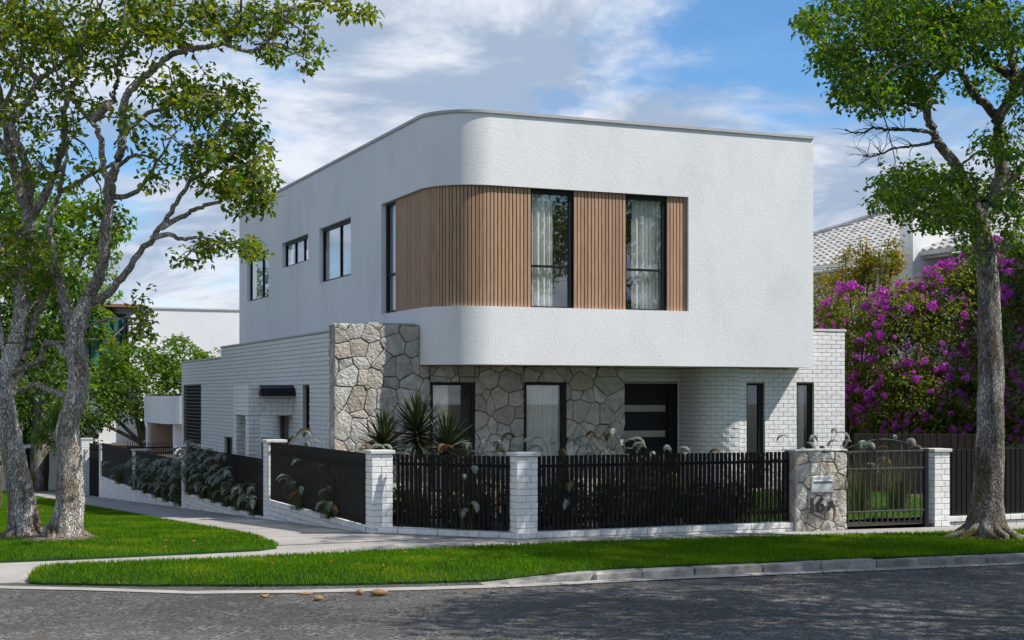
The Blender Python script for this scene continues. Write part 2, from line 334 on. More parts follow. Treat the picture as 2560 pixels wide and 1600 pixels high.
# lawns: a turf sheet each, with blades of grass growing on it
SIDE_ROWS = [(18.27, -.2, 2.2), (18.33, -.6, 3.6), (18.40, -.8, 4.35), (18.6, -1.1, 4.60), (18.9, -1.4, 4.68), (19.45, -1.7, 4.70), (20.5, -2.0, 4.72), (26, -2.2, 4.62), (66, -2.3, 4.6)]
VERGE_ROWS = [(1.42, 16.76, 16.95), (1.55, 16.62, 17.3), (1.75, 16.5, 17.48), (2.63, 16.0, 17.5), (3.61, 15.58, 17.4), (4.69, 15.24, 17.44), (6.33, 14.93, 17.52), (7.2, 14.80, 17.52), (11.3, 14.80, 17.5), (14.4, 14.80, 17.36), (30, 14.80, 17.36)]
def verge_z(x, y):
    """the verge slopes down to the road where there is no raised kerb"""
    lo = VERGE_ROWS[0][1]
    for a, b in zip(VERGE_ROWS[:-1], VERGE_ROWS[1:]):
        if a[0] <= x <= b[0]: lo = a[1] + (b[1] - a[1]) * (x - a[0]) / (b[0] - a[0])
    t = max(0., 1 - max(0., y - lo) / .8); k = min(1., max(0., (7.3 - x) / 1.2)); return gv(x, y) - .085 * t * t * k
sheet('side_lawn', SIDE_ROWS, 'y', .03, 'turf', step=.35, cross=14, skirt=.12, jit=.012, kind='structure')
sheet('front_verge', VERGE_ROWS, 'x', .03, 'turf', step=.3, cross=16, skirt=.14, jit=.018, zf=verge_z, kind='structure')
sheet('garden_lawn', [(19.2, 12.2, 17.5), (25.6, 12.6, 18.5)], 'y', .02, 'turf', step=.5, cross=8, zf=lambda x, y: 0, kind='structure')
def blades(name, pts, hmin, hmax, wid, label, zf):
    n = len(pts); P = np.array([(x, y, zf(x, y)) for x, y in pts]); a = RNG.uniform(0, 2 * np.pi, n); h = RNG.uniform(hmin, hmax, n); h *= 1 + .35 * (RNG.random(n) < .06)
    le = RNG.uniform(0, .75, n) * h; la = RNG.uniform(0, 2 * np.pi, n); W = wid * RNG.uniform(.7, 1.3, n)
    dx, dy = np.cos(a) * W / 2, np.sin(a) * W / 2; V = np.zeros((n, 4, 3)); Z = np.zeros(n)
    V[:, 0] = P - np.stack([dx, dy, Z], 1); V[:, 1] = P + np.stack([dx, dy, Z], 1)
    tip = P + np.stack([np.cos(la) * le, np.sin(la) * le, h], 1)
    V[:, 2] = tip + np.stack([dx, dy, Z], 1) * .25; V[:, 3] = tip - np.stack([dx, dy, Z], 1) * .25
    F = np.arange(n * 4).reshape(n, 4); big = np.sin(P[:, 0] * 2.3 + np.sin(P[:, 1] * 1.7) * 2) * .5 + .5
    return mesh_np(name, V.reshape(-1, 3), F, 'grass_blade', tint=np.clip(RNG.random(n) ** 2.0 * .8 + .85 * big ** 3 * (np.sin(P[:, 0] * 5.1 + P[:, 1] * 3.7) * .5 + .5) + (RNG.random(n) < .03), 0, 1), label=label, cat='grass', kind='stuff')
def sample_rows(rows, axis, dens, keep):
    out = []
    for a, b in zip(rows[:-1], rows[1:]):
        n = int(abs(b[0] - a[0]) * max(a[2] - a[1], b[2] - b[1]) * dens)
        for _ in range(n):
            t = random.random(); s_ = a[0] + (b[0] - a[0]) * t; lo = a[1] + (b[1] - a[1]) * t; hi = a[2] + (b[2] - a[2]) * t
            q = random.uniform(lo - .02, hi + .02); x, y = (s_, q) if axis == 'x' else (q, s_)
            k = keep(x, y)
            if k >= 1 or random.random() < k: out.append((x, y))
    return out
def in_view(x, y):
    X = CS * x - SN * y; Y = SN * x + CS * y
    if Y < 4 or abs(X / Y) > .40: return 0
    return min(1, (21 / Y) ** 2)
blades('grass', sample_rows(VERGE_ROWS[:-1] + [(18, 14.80, 17.36)], 'x', 2600, in_view), .02, .05, .012, 'mown green grass on the strip between kerb and footpath', lambda x, y: verge_z(x, y) + .03)
blades('grass', sample_rows(SIDE_ROWS, 'y', 2000, in_view), .018, .045, .012, 'mown green lawn around the two leaning tree trunks', lambda x, y: gv(x, y) + .03)
blades('grass', sample_rows([(19.2, 12.2, 17.5), (25.6, 12.6, 18.5)], 'y', 350, lambda x, y: 1), .03, .07, .012, 'shaded garden lawn seen through the grey gate', lambda x, y: .02)
# kerb of separate stones, gutter in front of it
kerb = empty('kerb', (7.2, 14.7, 0), kind='structure')
x = 7.2; k = 0
while x < 24:
    ln = random.uniform(.52, .98); mb = MB(); b = random.uniform(.012, .03); dz = random.uniform(-.006, .006); dy = random.uniform(-.012, .012)
    mb.bbox(0, ln - random.uniform(.008, .02), 0, .17, -.16, .0, b)
    mb.v = [(p[0] + random.uniform(-.006, .006), p[1] + random.uniform(-.006, .006), p[2] + random.uniform(-.005, .005)) for p in mb.v]
    o = mb.build('kerb_stone', 'kerb_concrete'); o.parent = kerb; o.location = (x - 7.2, 14.62 - 14.7 + dy, gv(x, 14.7) + .012 + dz); o.rotation_euler = (0, 0, random.uniform(-.012, .012))
    x += ln; k += 1
GL = [(-2.5, 17.1), (-.6, 17.0), (.3, 16.8), (1.0, 16.5), (1.9, 15.93), (2.88, 15.22), (3.91, 14.86), (5.2, 14.57), (6.15, 14.42), (7.4, 14.36), (30, 14.36)]
sheet('gutter', [(a, b, b + .25) for a, b in GL], 'x', -.072, 'gutter_concrete', step=.4, cross=1, jit=.008, kind='structure')
# low concrete ramp easing the kerb down to the crossing on its left
ramp = MB(); n = 14
RV = []
for i in range(n + 1):
    x = 5.9 + 1.32 * i / n; t = i / n
    RV += [(x, 14.66, gv(x, 14.7) - .075), (x, 14.67, gv(x, 14.7) - .07 + .075 * t), (x, 14.82, gv(x, 14.7) - .06 + .075 * t)]
ramp.add(RV, [(i * 3 + j, (i + 1) * 3 + j, (i + 1) * 3 + j + 1, i * 3 + j + 1) for i in range(n) for j in range(2)])
ramp.build('kerb_ramp', 'kerb_concrete', kerb)
# ------------------------------------------------------------------ the house
YF, XL, RC, XR = 25.588, 9.370, 1.074, 17.612      # upper storey: front plane, left plane, corner radius, right end
ZT, ZH, ZS, ZB = 7.280, 5.926, 3.654, 2.560        # parapet, head and sill of the timber band, soffit
YB = 42.33
SY, RY, DY, BX = 26.62, 26.11, 27.5, 7.81          # stone wall, right brick wall, door wall, side brick wall
house = empty('modern_house', (12, 27, 0), 'white rendered two storey house with rounded corner and timber batten band', 'house')
LA = YB - (YF + RC); LB = RC * math.pi / 2; LC = XR - (XL + RC)
def pathpos(s):
    """point and outward normal on the upper storey outline; s runs from the back of the left side round to the right end"""
    if s <= LA: return XL, YB - s, -1., 0.
    if s <= LA + LB:
        a = (s - LA) / RC; return XL + RC - RC * math.cos(a), YF + RC - RC * math.sin(a), -math.cos(a), -math.sin(a)
    if s <= LA + LB + LC: return XL + RC + (s - LA - LB), YF, 0., -1.
    return XR, YF + (s - LA - LB - LC), 1., 0.
def s_left(y): return YB - y
def s_front(x): return LA + LB + x - (XL + RC)
def strip_wall(name, fn, s0, s1, z0, z1, openings, depth, m, parent, extra=(), dirs=1):
    """wall following fn(s) with rectangular openings (sa, sb, za, zb) and reveals going in by depth"""
    S = sorted(set([s0, s1] + [q for o in openings for q in o[:2]] + [e for e in extra if s0 < e < s1])); Z = sorted(set([z0, z1] + [q for o in openings for q in o[2:4]]))
    mb = MB(); V = {}
    def vert(s, z, d):
        k = (round(s, 5), round(z, 5), round(d, 4))
        if k not in V:
            x, y, nx, ny = fn(s); V[k] = len(mb.v); mb.v.append((x - nx * d, y - ny * d, z))
        return V[k]
    def inside(s, z): return any(o[0] < s < o[1] and o[2] < z < o[3] for o in openings)
    for a, b in zip(S[:-1], S[1:]):
        for c, d in zip(Z[:-1], Z[1:]):
            hole = inside((a + b) / 2, (c + d) / 2)
            if not hole: mb.f.append((vert(a, c, 0), vert(b, c, 0), vert(b, d, 0), vert(a, d, 0)))
            else:
                e = (a + b) / 2; f = (c + d) / 2
                for (p, q, out) in (((a, c), (b, c), not inside(e, c - 1e-3)), ((b, d), (a, d), not inside(e, d + 1e-3)), ((a, d), (a, c), not inside(a - 1e-3, f)), ((b, c), (b, d), not inside(b + 1e-3, f))):
                    if out: mb.f.append((vert(*p, 0), vert(*q, 0), vert(*q, depth), vert(*p, depth)))
    return mb.build(name, m, parent)
ARC = [LA + LB * i / 40 for i in range(41)]
OP = (s_left(29.015), s_front(14.662), ZS, ZH)
WL = {'W3': (31.182, 33.747, 4.630, 5.912, [32.31]), 'W2': (34.763, 37.302, 5.26, 5.912, [35.477, 36.337]), 'W1': (38.764, 41.334, 4.632, 5.905, [39.831])}
SE = LA + LB + LC + (YB - YF)
strip_wall('upper_wall', pathpos, 0, SE, ZB, ZT, [OP] + [(s_left(b), s_left(a), c, d) for a, b, c, d, _ in WL.values()], .16, 'stucco', house, extra=ARC + [LA + LB + LC])
foot = [pathpos(s)[:2] for s in [0] + ARC + [SE - (YB - YF), SE]]
MB().add([(x, y, ZB) for x, y in foot], [tuple(range(len(foot)))]).build('soffit', 'soffit', house)
MB().add([(x, y, ZT - .02) for x, y in foot], [tuple(range(len(foot)))[::-1]]).build('roof', 'coping', house)
def sweep(fn, ss, prof, name, m, parent):
    mb = MB(); n = len(prof); rows = []
    for s in ss:
        x, y, nx, ny = fn(s); rows += [(x + nx * p, y + ny * p, z) for p, z in prof]
    mb.add(rows, [(i * n + j, (i + 1) * n + j, (i + 1) * n + (j + 1) % n, i * n + (j + 1) % n) for i in range(len(ss) - 1) for j in range(n)] + [tuple(range(n)), tuple(range((len(ss) - 1) * n, len(ss) * n))[::-1]])
    return mb.build(name, m, parent)
sweep(pathpos, [0] + ARC + [LA + LB + LC], [(.035, ZT - .004), (.035, ZT + .05), (-.25, ZT + .045), (-.25, ZT - .004)], 'parapet_coping', 'coping', house)
# timber band in its recess
ss = [OP[0]] + [a for a in ARC if OP[0] < a < OP[1]] + [OP[1]]
mb = MB()
for s in ss:
    x, y, nx, ny = pathpos(s); mb.v += [(x - nx * .135, y - ny * .135, ZS), (x - nx * .135, y - ny * .135, ZH)]
cut = []  # backing is left out behind the windows of the band
S1 = (s_front(11.272), s_front(12.155)); S2 = (s_front(13.296), s_front(14.195)); S0 = (s_left(29.0), s_left(28.277))
full = sorted(set(ss + [S0[0], S0[1], S1[0], S1[1], S2[0], S2[1]])); mb = MB()
for a, b in zip(full[:-1], full[1:]):
    mid = (a + b) / 2
    if any(p < mid < q for p, q in (S0, S1, S2)): continue
    P = [pathpos(a), pathpos(b)]
    mb.add([(P[i][0] - P[i][2] * .135, P[i][1] - P[i][3] * .135, z) for i, z in ((0, ZS), (1, ZS), (1, ZH), (0, ZH))], [(0, 1, 2, 3)])
screen = mb.build('batten_screen', 'dark_backing', house)
bm = MB().bbox(-.028, .028, -.02, .02, ZS + .004, ZH - .004, .003).mesh('batten'); bm.materials.append(MATS['timber'])
def battens(sa, sb):
    n = round((sb - sa) / .077)
    for i in range(n):
        s = sa + (sb - sa) * (i + .5) / n; x, y, nx, ny = pathpos(s); d = .078
        inst('batten', bm, screen, T(x - nx * d, y - ny * d, 0, math.atan2(ny, nx) + math.pi / 2))
battens(S0[1] + .004, S1[0] - .004); battens(S1[1] + .01, S2[0] - .002); battens(S2[1] + .01, s_front(14.64))

def fb(mb, kind, P0, s0, s1, n0, n1, z0, z1):
    """box in wall coordinates: along s, outward n, up z; kind 'f' faces -y at y = P0, 'l' faces -x at x = P0"""
    if kind == 'f': return mb.box(s0, s1, P0 - n1, P0 - n0, z0, z1)
    return mb.box(P0 - n1, P0 - n0, s0, s1, z0, z1)
def pane(kind, P0, a, b, n, c, d):
    if kind == 'f': return MB().quad((a, P0 - n, c), (b, P0 - n, c), (b, P0 - n, d), (a, P0 - n, d))
    return MB().quad((P0 - n, b, c), (P0 - n, a, c), (P0 - n, a, d), (P0 - n, b, d))
def window(parent, kind, P0, s0, s1, z0, z1, rec, fw=.045, mull=(), trans=(), curtains=(), gm='glass', name='window', head=None, right=None, cd=.14):
    mb = MB(); n1, n0 = -rec, -rec - .06; hd = head or fw; rw = right or fw
    fb(mb, kind, P0, s0, s1, n0, n1, z1 - hd, z1); fb(mb, kind, P0, s0, s1, n0, n1, z0, z0 + fw)
    fb(mb, kind, P0, s0, s0 + fw, n0, n1, z0 + fw, z1 - hd); fb(mb, kind, P0, s1 - rw, s1, n0, n1, z0 + fw, z1 - hd)
    for q in mull: fb(mb, kind, P0, q - fw * .5, q + fw * .5, n0 + .004, n1 - .004, z0 + fw, z1 - hd)
    for q in trans: fb(mb, kind, P0, s0 + fw, s1 - rw, n0 + .004, n1 - .004, q - .022, q + .022)
    win = mb.build(name, 'black_metal', parent)
    es = [s0 + fw] + list(mull) + [s1 - rw]; ez = [z0 + fw] + list(trans) + [z1 - hd]
    for a, b in zip(es[:-1], es[1:]):
        for c, d in zip(ez[:-1], ez[1:]): pane(kind, P0, a, b, n0 + .024, c, d).build('pane', gm, win)
    for (a, b) in curtains:
        n = max(8, int((b - a) / .018)); V = []
        for i in range(n + 1):
            q = a + (b - a) * i / n; w_ = n0 - cd + .03 * math.sin(q * 62 + 2 * math.sin(q * 9)) + .012 * math.sin(q * 23)
            for z in (z0 + .02, z1 - .02): V.append((q, P0 - w_, z) if kind == 'f' else (P0 - w_, q, z))
        MB().add(V, [(2 * i, 2 * i + 2, 2 * i + 3, 2 * i + 1) for i in range(n)]).build('curtain', 'curtain', win, smooth=True)
    return win
TZ = 4.45
window(house, 'f', YF, 11.272, 12.155, ZS, ZH, .10, fw=.03, trans=[TZ], curtains=[(11.28, 11.78)], gm='glass_mirror', head=.10, right=.075, cd=.06)
window(house, 'f', YF, 13.296, 14.195, ZS, ZH, .10, fw=.03, trans=[TZ], curtains=[(13.5, 14.18)], gm='glass_mirror', head=.10, right=.075, cd=.06)
window(house, 'l', XL, 28.277, 29.0, ZS, ZH, .10, fw=.06, trans=[TZ], curtains=[(28.3, 28.95)], gm='glass', cd=.06)
for k, (a, b, c, d, mu) in WL.items():
    window(house, 'l', XL, a + .005, b - .005, c + .005, d - .005, .09, fw=.05, mull=mu, curtains=[((mu[-1]), b - .06)], gm='glass_side', head=.07)
# interior of the upper floor: ceiling, floor and partitions seen through the glass
mb = MB(); mb.box(9.9, 17.4, 25.95, 42.1, 6.25, 6.33); mb.box(9.9, 17.4, 25.95, 42.1, 2.75, 2.85)
mb.box(9.9, 17.4, 29.6, 29.7, 2.85, 6.25); mb.box(12.6, 12.7, 25.95, 29.6, 2.85, 6.25); mb.box(11.9, 12.0, 29.7, 42.1, 2.85, 6.25)
mb.build('interior_walls', 'room', house)
for (x, y) in ((11.5, 27.1), (12.2, 28.0), (13.9, 27.5)):
    MB().prism([(x + .05 * math.cos(q * .5236), y + .05 * math.sin(q * .5236)) for q in range(12)], 6.235, 6.249).build('interior_downlight', 'lamp_glass', house)

# ---------------------------------------------------------------- bricks
CO, BL = .0895, .24
def brick_list(s0, s1, z0, z1, holes=(), shift=0.):
    """bricks (sa, sb, za, zb) in stretcher bond over a rectangle, cut round the holes"""
    out = []; n = int(round((z1 - z0) / CO))
    for c in range(n):
        za = z1 - (c + 1) * CO; zb = za + CO - .010
        if za < z0 - .01: continue
        s = s0 - ((c % 2) * BL / 2 + shift) % BL
        while s < s1 - .01:
            segs = [(max(s, s0), min(s + BL - .010, s1))]
            for h in holes:
                if zb > h[2] and za < h[3]:
                    ns = []
                    for a, b in segs:
                        if b <= h[0] or a >= h[1]: ns.append((a, b)); continue
                        if a < h[0]: ns.append((a, h[0] - .004))
                        if b > h[1]: ns.append((h[1] + .004, b))
                    segs = ns
            out += [(a, b, za, zb) for a, b in segs if b - a > .025]
            s += BL
    return out
BRICKMESH = {}
def brick_mesh(l, m, h=CO - .010, d=.03):
    k = (round(l, 3), m, round(h, 3), d, random.randrange(2))
    if k not in BRICKMESH:
        mb = MB().bbox(-l / 2, l / 2, -d / 2, d / 2, -h / 2, h / 2, .004)
        mb.v = [(p[0] + random.uniform(-.0015, .0015), p[1] + random.uniform(-.002, .002), p[2] + random.uniform(-.0015, .0015)) for p in mb.v]
        BRICKMESH[k] = mb.mesh('brick'); BRICKMESH[k].materials.append(MATS[m])
    return BRICKMESH[k]
def bricks_merged(name, blist, fn, m, parent, proud=.014):
    """bricks laid on the surface fn(s) as real blocks, joined"""
    mb = MB()
    for (a, b, za, zb) in blist:
        x0, y0, nx, ny = fn(a); x1, y1, mx, my = fn(b); e = proud + random.uniform(-.003, .003)
        t = MB().bbox(0, 1, 0, 1, 0, 1, .03) if False else None
        ch = .006; V = []
        for (s_, X, Y, NX, NY) in ((0, x0, y0, nx, ny), (1, x1, y1, mx, my)):
            sg = 1 if s_ == 0 else -1; ux, uy = (x1 - x0), (y1 - y0); l = math.hypot(ux, uy) or 1; ux, uy = ux / l, uy / l
            V += [(X, Y, za), (X + NX * (e - ch), Y + NY * (e - ch), za), (X + NX * (e - ch), Y + NY * (e - ch), zb), (X, Y, zb),
                  (X + NX * e + sg * ux * ch, Y + NY * e + sg * uy * ch, za + ch), (X + NX * e + sg * ux * ch, Y + NY * e + sg * uy * ch, zb - ch)]
        F = [(4, 10, 11, 5), (1, 7, 10, 4), (5, 11, 8, 2), (1, 4, 5, 2), (7, 8, 11, 10), (0, 6, 7, 1), (3, 2, 8, 9), (0, 1, 2, 3), (6, 9, 8, 7)]
        mb.add(V, F)
    return mb.build(name, m, parent, kind='stuff')
def flat_f(y): return lambda s: (s, y, 0., -1.)
def flat_l(x): return lambda s: (x, s, -1., 0.)

# right front wall: straight, then curving back to the door recess
RTOP = 3.335
wC, wD = (16.33, 16.765, .05, 2.233), (17.552, 17.978, .05, 2.237)
rw = strip_wall('front_brick_wall', flat_f(RY), 16.15, 18.762, -.05, RTOP, [wC, wD], .12, 'mortar', house)
MB().add([(18.762, RY, -.05), (18.762, RY + 8, -.05), (18.762, RY + 8, RTOP), (18.762, RY, RTOP)], [(0, 1, 2, 3)]).build('front_brick_wall_return', 'mortar', house)
bl = [b for b in brick_list(16.15, 18.762, 0, RTOP, [wC, wD]) if not (b[0] < XR - .35 and b[2] > ZB - .12)]
bl.sort(key=lambda b: -(b[1] - b[0]) * (1 if b[2] > .95 else .2)); near = bl[:298]; rest = bl[298:]
for (a, b, za, zb) in near: inst('brick', brick_mesh(b - a, 'brick'), rw, T((a + b) / 2, RY + random.uniform(-.002, .002), (za + zb) / 2))
RA = .62
def curve_fn(s):
    """from the straight wall back round the curve to the door wall (s in metres from x = 15.6 leftwards and inwards)"""
    if s < RA * math.pi / 2:
        a = s / RA; return 16.15 - RA * math.sin(a), RY + RA - RA * math.cos(a), -math.sin(a), -math.cos(a)
    return 16.15 - RA, RY + RA + (s - RA * math.pi / 2), -1., 0.
LCV = RA * math.pi / 2 + (DY - RY - RA)
strip_wall('curved_brick_wall', curve_fn, 0, LCV, -.05, ZB, [], 0, 'mortar', house, extra=[RA * math.pi / 2 * i / 14 for i in range(15)])
strip_wall('door_wall', flat_f(DY), 12.8, 15.53, -.05, ZB, [(14.1, 15.49, -.05, 2.23)], .12, 'mortar', house)
crv = bricks_merged('brickwork', brick_list(0, LCV, 0, ZB - .01), curve_fn, 'brick', house)
bricks_merged('brickwork', rest + brick_list(12.8, 15.53, 0, ZB - .01, [(14.1, 15.49, -.1, 2.23)]), lambda s: flat_f(RY)(s) if s > 15.8 else flat_f(DY)(s), 'brick', house)
MB().bbox(18.0, 18.80, RY - .03, RY + 4, RTOP, RTOP + .05, .006).build('wall_coping', 'cap', house)
window(house, 'f', RY, wC[0] + .003, wC[1] - .003, .06, wC[3], .05, fw=.045, curtains=[], gm='glass', right=.11)
window(house, 'f', RY, wD[0] + .003, wD[1] - .003, .06, wD[3], .05, fw=.045, curtains=[(wD[0] + .03, wD[1] - .1)], gm='glass', right=.09)
# front door, black with two glass strips
mb = MB(); mb.box(14.1, 14.2, DY, DY + .10, -.02, 2.23); mb.box(15.26, 15.488, DY, DY + .10, -.02, 2.23); mb.box(14.2, 15.26, DY, DY + .10, 2.15, 2.23)
door = mb.build('front_door', 'black_metal', house)
mb = MB()
for z0, z1 in ((.0, 1.101), (1.239, 1.637), (1.778, 2.15)): mb.bbox(14.205, 15.255, DY + .03, DY + .08, z0, z1, .003)
mb.bbox(15.217, 15.255, DY + .031, DY + .079, 1.0, 1.85, .003); mb.build('door_leaf', 'black_metal', door)
for z0, z1 in ((1.101, 1.239), (1.637, 1.778)): MB().box(14.21, 15.217, DY + .045, DY + .055, z0, z1).build('glass_strip', 'frost', door)
mb = MB(); mb.bbox(14.27, 14.295, DY - .03, DY + .03, .86, .90, .004); mb.bbox(14.26, 14.40, DY - .045, DY - .02, .862, .888, .006); mb.build('handle', 'silver', door)
# downlights under the overhang
for (x, y) in ((10.95, 26.1), (13.2, 26.1), (16.35, 25.83)):
    MB().prism([(x + .07 * math.cos(q * .393), y + .07 * math.sin(q * .393)) for q in range(16)], ZB - .015, ZB - .003).build('downlight', 'lamp_glass', house)

# ---------------------------------------------------------------- stone wall
def clip(poly, a, b, c):
    """keep the side a*x + b*y <= c of a convex polygon"""
    out = []
    for i in range(len(poly)):
        p, q = poly[i], poly[(i + 1) % len(poly)]; dp = a * p[0] + b * p[1] - c; dq = a * q[0] + b * q[1] - c
        if dp <= 0: out.append(p)
        if dp * dq < 0: t = dp / (dp - dq); out.append((p[0] + (q[0] - p[0]) * t, p[1] + (q[1] - p[1]) * t))
    return out
def crazy(x0, x1, z0, z1, size, rng, holes=()):
    """irregular convex stones filling a rectangle"""
    pts = []; nx = max(1, int(round((x1 - x0) / size))); nz = max(1, int(round((z1 - z0) / (size * .95))))
    for i in range(-1, nx + 1):
        for j in range(-1, nz + 1):
            if rng.random() < .12: continue
            pts.append((x0 + (i + .5 + (j % 2) * .22 + rng.uniform(-.36, .36)) * (x1 - x0) / nx, z0 + (j + .5 + rng.uniform(-.34, .34)) * (z1 - z0) / nz))
            if rng.random() < .26: pts.append((pts[-1][0] + rng.uniform(.3, .6) * size, pts[-1][1] + rng.uniform(-.5, .5) * size))
    wts = [rng.uniform(-.5, .5) * size * size * .5 for _ in pts]; cells = []
    for i, p in enumerate(pts):
        poly = [(x0, z0), (x1, z0), (x1, z1), (x0, z1)]
        for j, q in enumerate(pts):
            if i == j: continue
            dx, dz = q[0] - p[0], q[1] - p[1]; d2 = dx * dx + dz * dz
            if d2 > (size * 4.5) ** 2: continue
            poly = clip(poly, dx, dz, (q[0] ** 2 + q[1] ** 2 - p[0] ** 2 - p[1] ** 2 + wts[i] - wts[j]) / 2)
            if len(poly) < 3: break
        if len(poly) >= 3: cells.append(poly)
    for h in holes:
        nc = []
        for c in cells:
            rem = c
            for (a, b, cc) in ((1, 0, h[0]), (-1, 0, -h[1]), (0, -1, -h[3]), (0, 1, h[2])):
                piece = clip(rem, a, b, cc); rem = clip(rem, -a, -b, -cc) if len(rem) >= 3 else rem
                if len(piece) >= 3: nc.append(piece)
                if len(rem) < 3: break
        cells = nc
    return [c for c in cells if abs(area(c)) > .004]
def area(p): return sum(p[i][0] * p[(i + 1) % len(p)][1] - p[(i + 1) % len(p)][0] * p[i][1] for i in range(len(p))) / 2
def stone_mesh(poly, to3, rng, gap=.0065, depth=.055):
    """one stone: jittered outline, rounded arris, rough face"""
    if area(poly) < 0: poly = poly[::-1]
    cx = sum(p[0] for p in poly) / len(poly); cz = sum(p[1] for p in poly) / len(poly); q = []
    for i, p in enumerate(poly):
        n = poly[(i + 1) % len(poly)]; l = math.hypot(n[0] - p[0], n[1] - p[1])
        if l < .012: continue
        k = 3 if l > .25 else 2 if l > .1 else 1
        for t in range(k):
            f = (t + (.06 if t == 0 else 0)) / k; j = .007 if t else .0
            q.append((p[0] + (n[0] - p[0]) * f + rng.uniform(-j, j), p[1] + (n[1] - p[1]) * f + rng.uniform(-j, j)))
        q.append((p[0] + (n[0] - p[0]) * .95, p[1] + (n[1] - p[1]) * .95))
    if len(q) < 3: return None
    rad = math.sqrt(abs(area(poly)) / math.pi); g = gap / max(rad, .03); d = depth + rng.uniform(-.012, .012); n = len(q)
    def ring(f, dep, j): return [to3(cx + (a - cx) * f + rng.uniform(-j, j), cz + (b - cz) * f + rng.uniform(-j, j), dep + rng.uniform(-j, j)) for a, b in q]
    tl, tr = rng.uniform(-.02, .02), rng.uniform(-.02, .02)
    V = ring(1 - g, 0, 0) + ring(1 - g, d - .014, .002) + ring(1 - g - .011 / max(rad, .05), d, .004) + ring(.5, d + .006, .006) + [to3(cx, cz, d + .01)]
    F = []
    for r in range(3):
        for i in range(n): F.append((r * n + i, r * n + (i + 1) % n, (r + 1) * n + (i + 1) % n, (r + 1) * n + i))
    for i in range(n): F.append((3 * n + i, 3 * n + (i + 1) % n, 4 * n))
    mb = MB().add(V, F); return mb
def lay_stones(cells, to3, parent, rng, m='stone', gap=.0065, depth=.055):
    for c in cells:
        mb = stone_mesh(c, to3, rng, gap, depth)
        if mb: mb.build('stone', m, parent)
SX0, SX1, STOP = 7.673, 13.78, 3.328
gA, gB = (9.582, 10.504, .12, 2.230), (11.543, 12.463, .12, 2.237)
rs = random.Random(5)
mb = MB(); d = .05
for (x0, x1, z0, z1) in ((SX0 + d, XL + .05, -.4, STOP - .004), (XL + .05, gA[0], -.3, ZB - .004), (gA[0], gA[1], gA[3], ZB - .004), (gA[1], gB[0], -.3, ZB - .004), (gB[0], gB[1], gB[3], ZB - .004), (gB[1], SX1, -.3, ZB - .004), (gA[0], gA[1], -.3, gA[2]), (gB[0], gB[1], -.3, gB[2])):
    mb.box(x0, x1, SY + d + .012, SY + .32, z0, z1)
sw = mb.build('stone_wall', 'stone_joint', house)
cells = crazy(SX0, SX1, -.05, STOP, .325, rs, [gA, gB])
cut = []
for c in cells:   # beyond the upper storey the wall stops at the soffit
    a = clip(c, 1, 0, XL - .004); b = clip(c, -1, 0, -(XL - .004)); b = clip(b, 0, 1, ZB - .006) if len(b) >= 3 else b
    if len(a) >= 3 and len(b) >= 3 and min(p[1] for p in c) < ZB - .15 and max(p[1] for p in c) < ZB + .05: cut.append(c)
    else: cut += [q for q in (a, b) if len(q) >= 3 and abs(area(q)) > .004]
lay_stones(cut, lambda s, z, n: (s, SY + .05 - n, z), sw, rs)
lay_stones(crazy(SY + .02, SY + .32, -.05, STOP, .33, rs), lambda s, z, n: (SX0 + .05 - n, s, z), sw, rs)
MB().bbox(8.35, 9.3, SY + .05, SY + .32, STOP, STOP + .03, .005).build('stone_wall_flashing', 'coping', house)
window(house, 'f', SY, gA[0], gA[1], gA[2], gA[3], .0, fw=.055, curtains=[(gA[0] + .05, gA[0] + .42)], cd=.07, gm='glass', right=.07)
window(house, 'f', SY, gB[0], gB[1], gB[2], gB[3], .0, fw=.055, curtains=[(gB[0] + .04, gB[1] - .08)], cd=.07, gm='glass', right=.09)
mb = MB(); mb.box(8.1, 13.6, 29.8, 29.9, -.1, 2.5); mb.box(8.1, 13.6, 26.97, 29.8, -.12, -.02); mb.box(8.1, 13.6, 26.97, 29.8, 2.46, 2.53); mb.box(13.5, 13.6, 26.97, 29.8, 0, 2.4); mb.box(11.0, 11.05, 27.6, 29.8, 0, 2.46)
mb.build('living_room_walls', 'room', house)
mb = MB(); mb.box(15.7, 18.6, 28.2, 28.3, 0, 2.5); mb.build('hall_wall', 'room', house)

# ---------------------------------------------------------------- side brick wall
PT, PT2, YST, YE = 3.19, 2.925, 37.385, 42.81
lv = (39.94, 42.53, .66, 2.28); sl = (28.83, 29.37, 1.22, 2.19); sm = (36.0, 36.95, .45, .95); bd = (30.49, 31.28, -.6, 1.55); ww = (31.9, 33.0, -.7, 1.0)
holes = [lv, sl, sm, bd, ww]
side = strip_wall('side_brick_wall', lambda s: (BX, YE - s, -1., 0.), YE - YST, YE - 26.9, -1.2, PT, [(YE - h[1], YE - h[0], h[2], h[3]) for h in (sl, sm, bd, ww)], .10, 'mortar', house)
strip_wall('side_brick_wall', lambda s: (BX, YE - s, -1., 0.), 0, YE - YST, -1.2, PT2, [(YE - lv[1], YE - lv[0], lv[2], lv[3])], .10, 'mortar', house)
bricks_merged('brickwork', [b for b in brick_list(26.9, YST, -1.0, PT, holes)] + brick_list(YST, YE, -1.0, PT2, holes), flat_l(BX), 'brick', house)
MB().bbox(BX - .03, BX + .25, 26.9, YST, PT, PT + .045, .006).bbox(BX - .03, BX + .25, YST, YE, PT2, PT2 + .045, .006).build('side_wall_coping', 'coping', house)
MB().box(BX + .02, 18.7, YST, YE, PT2 - .3, PT2 - .25).box(BX + .02, XL + .3, 26.95, YST, PT - .3, PT - .25).box(BX + .02, 18.7, YE - .2, YE - .02, -1.2, PT2 - .3).box(18.6, 18.7, 28, YE - .2, -1.2, 2.5).build('flat_roof', 'coping', house)
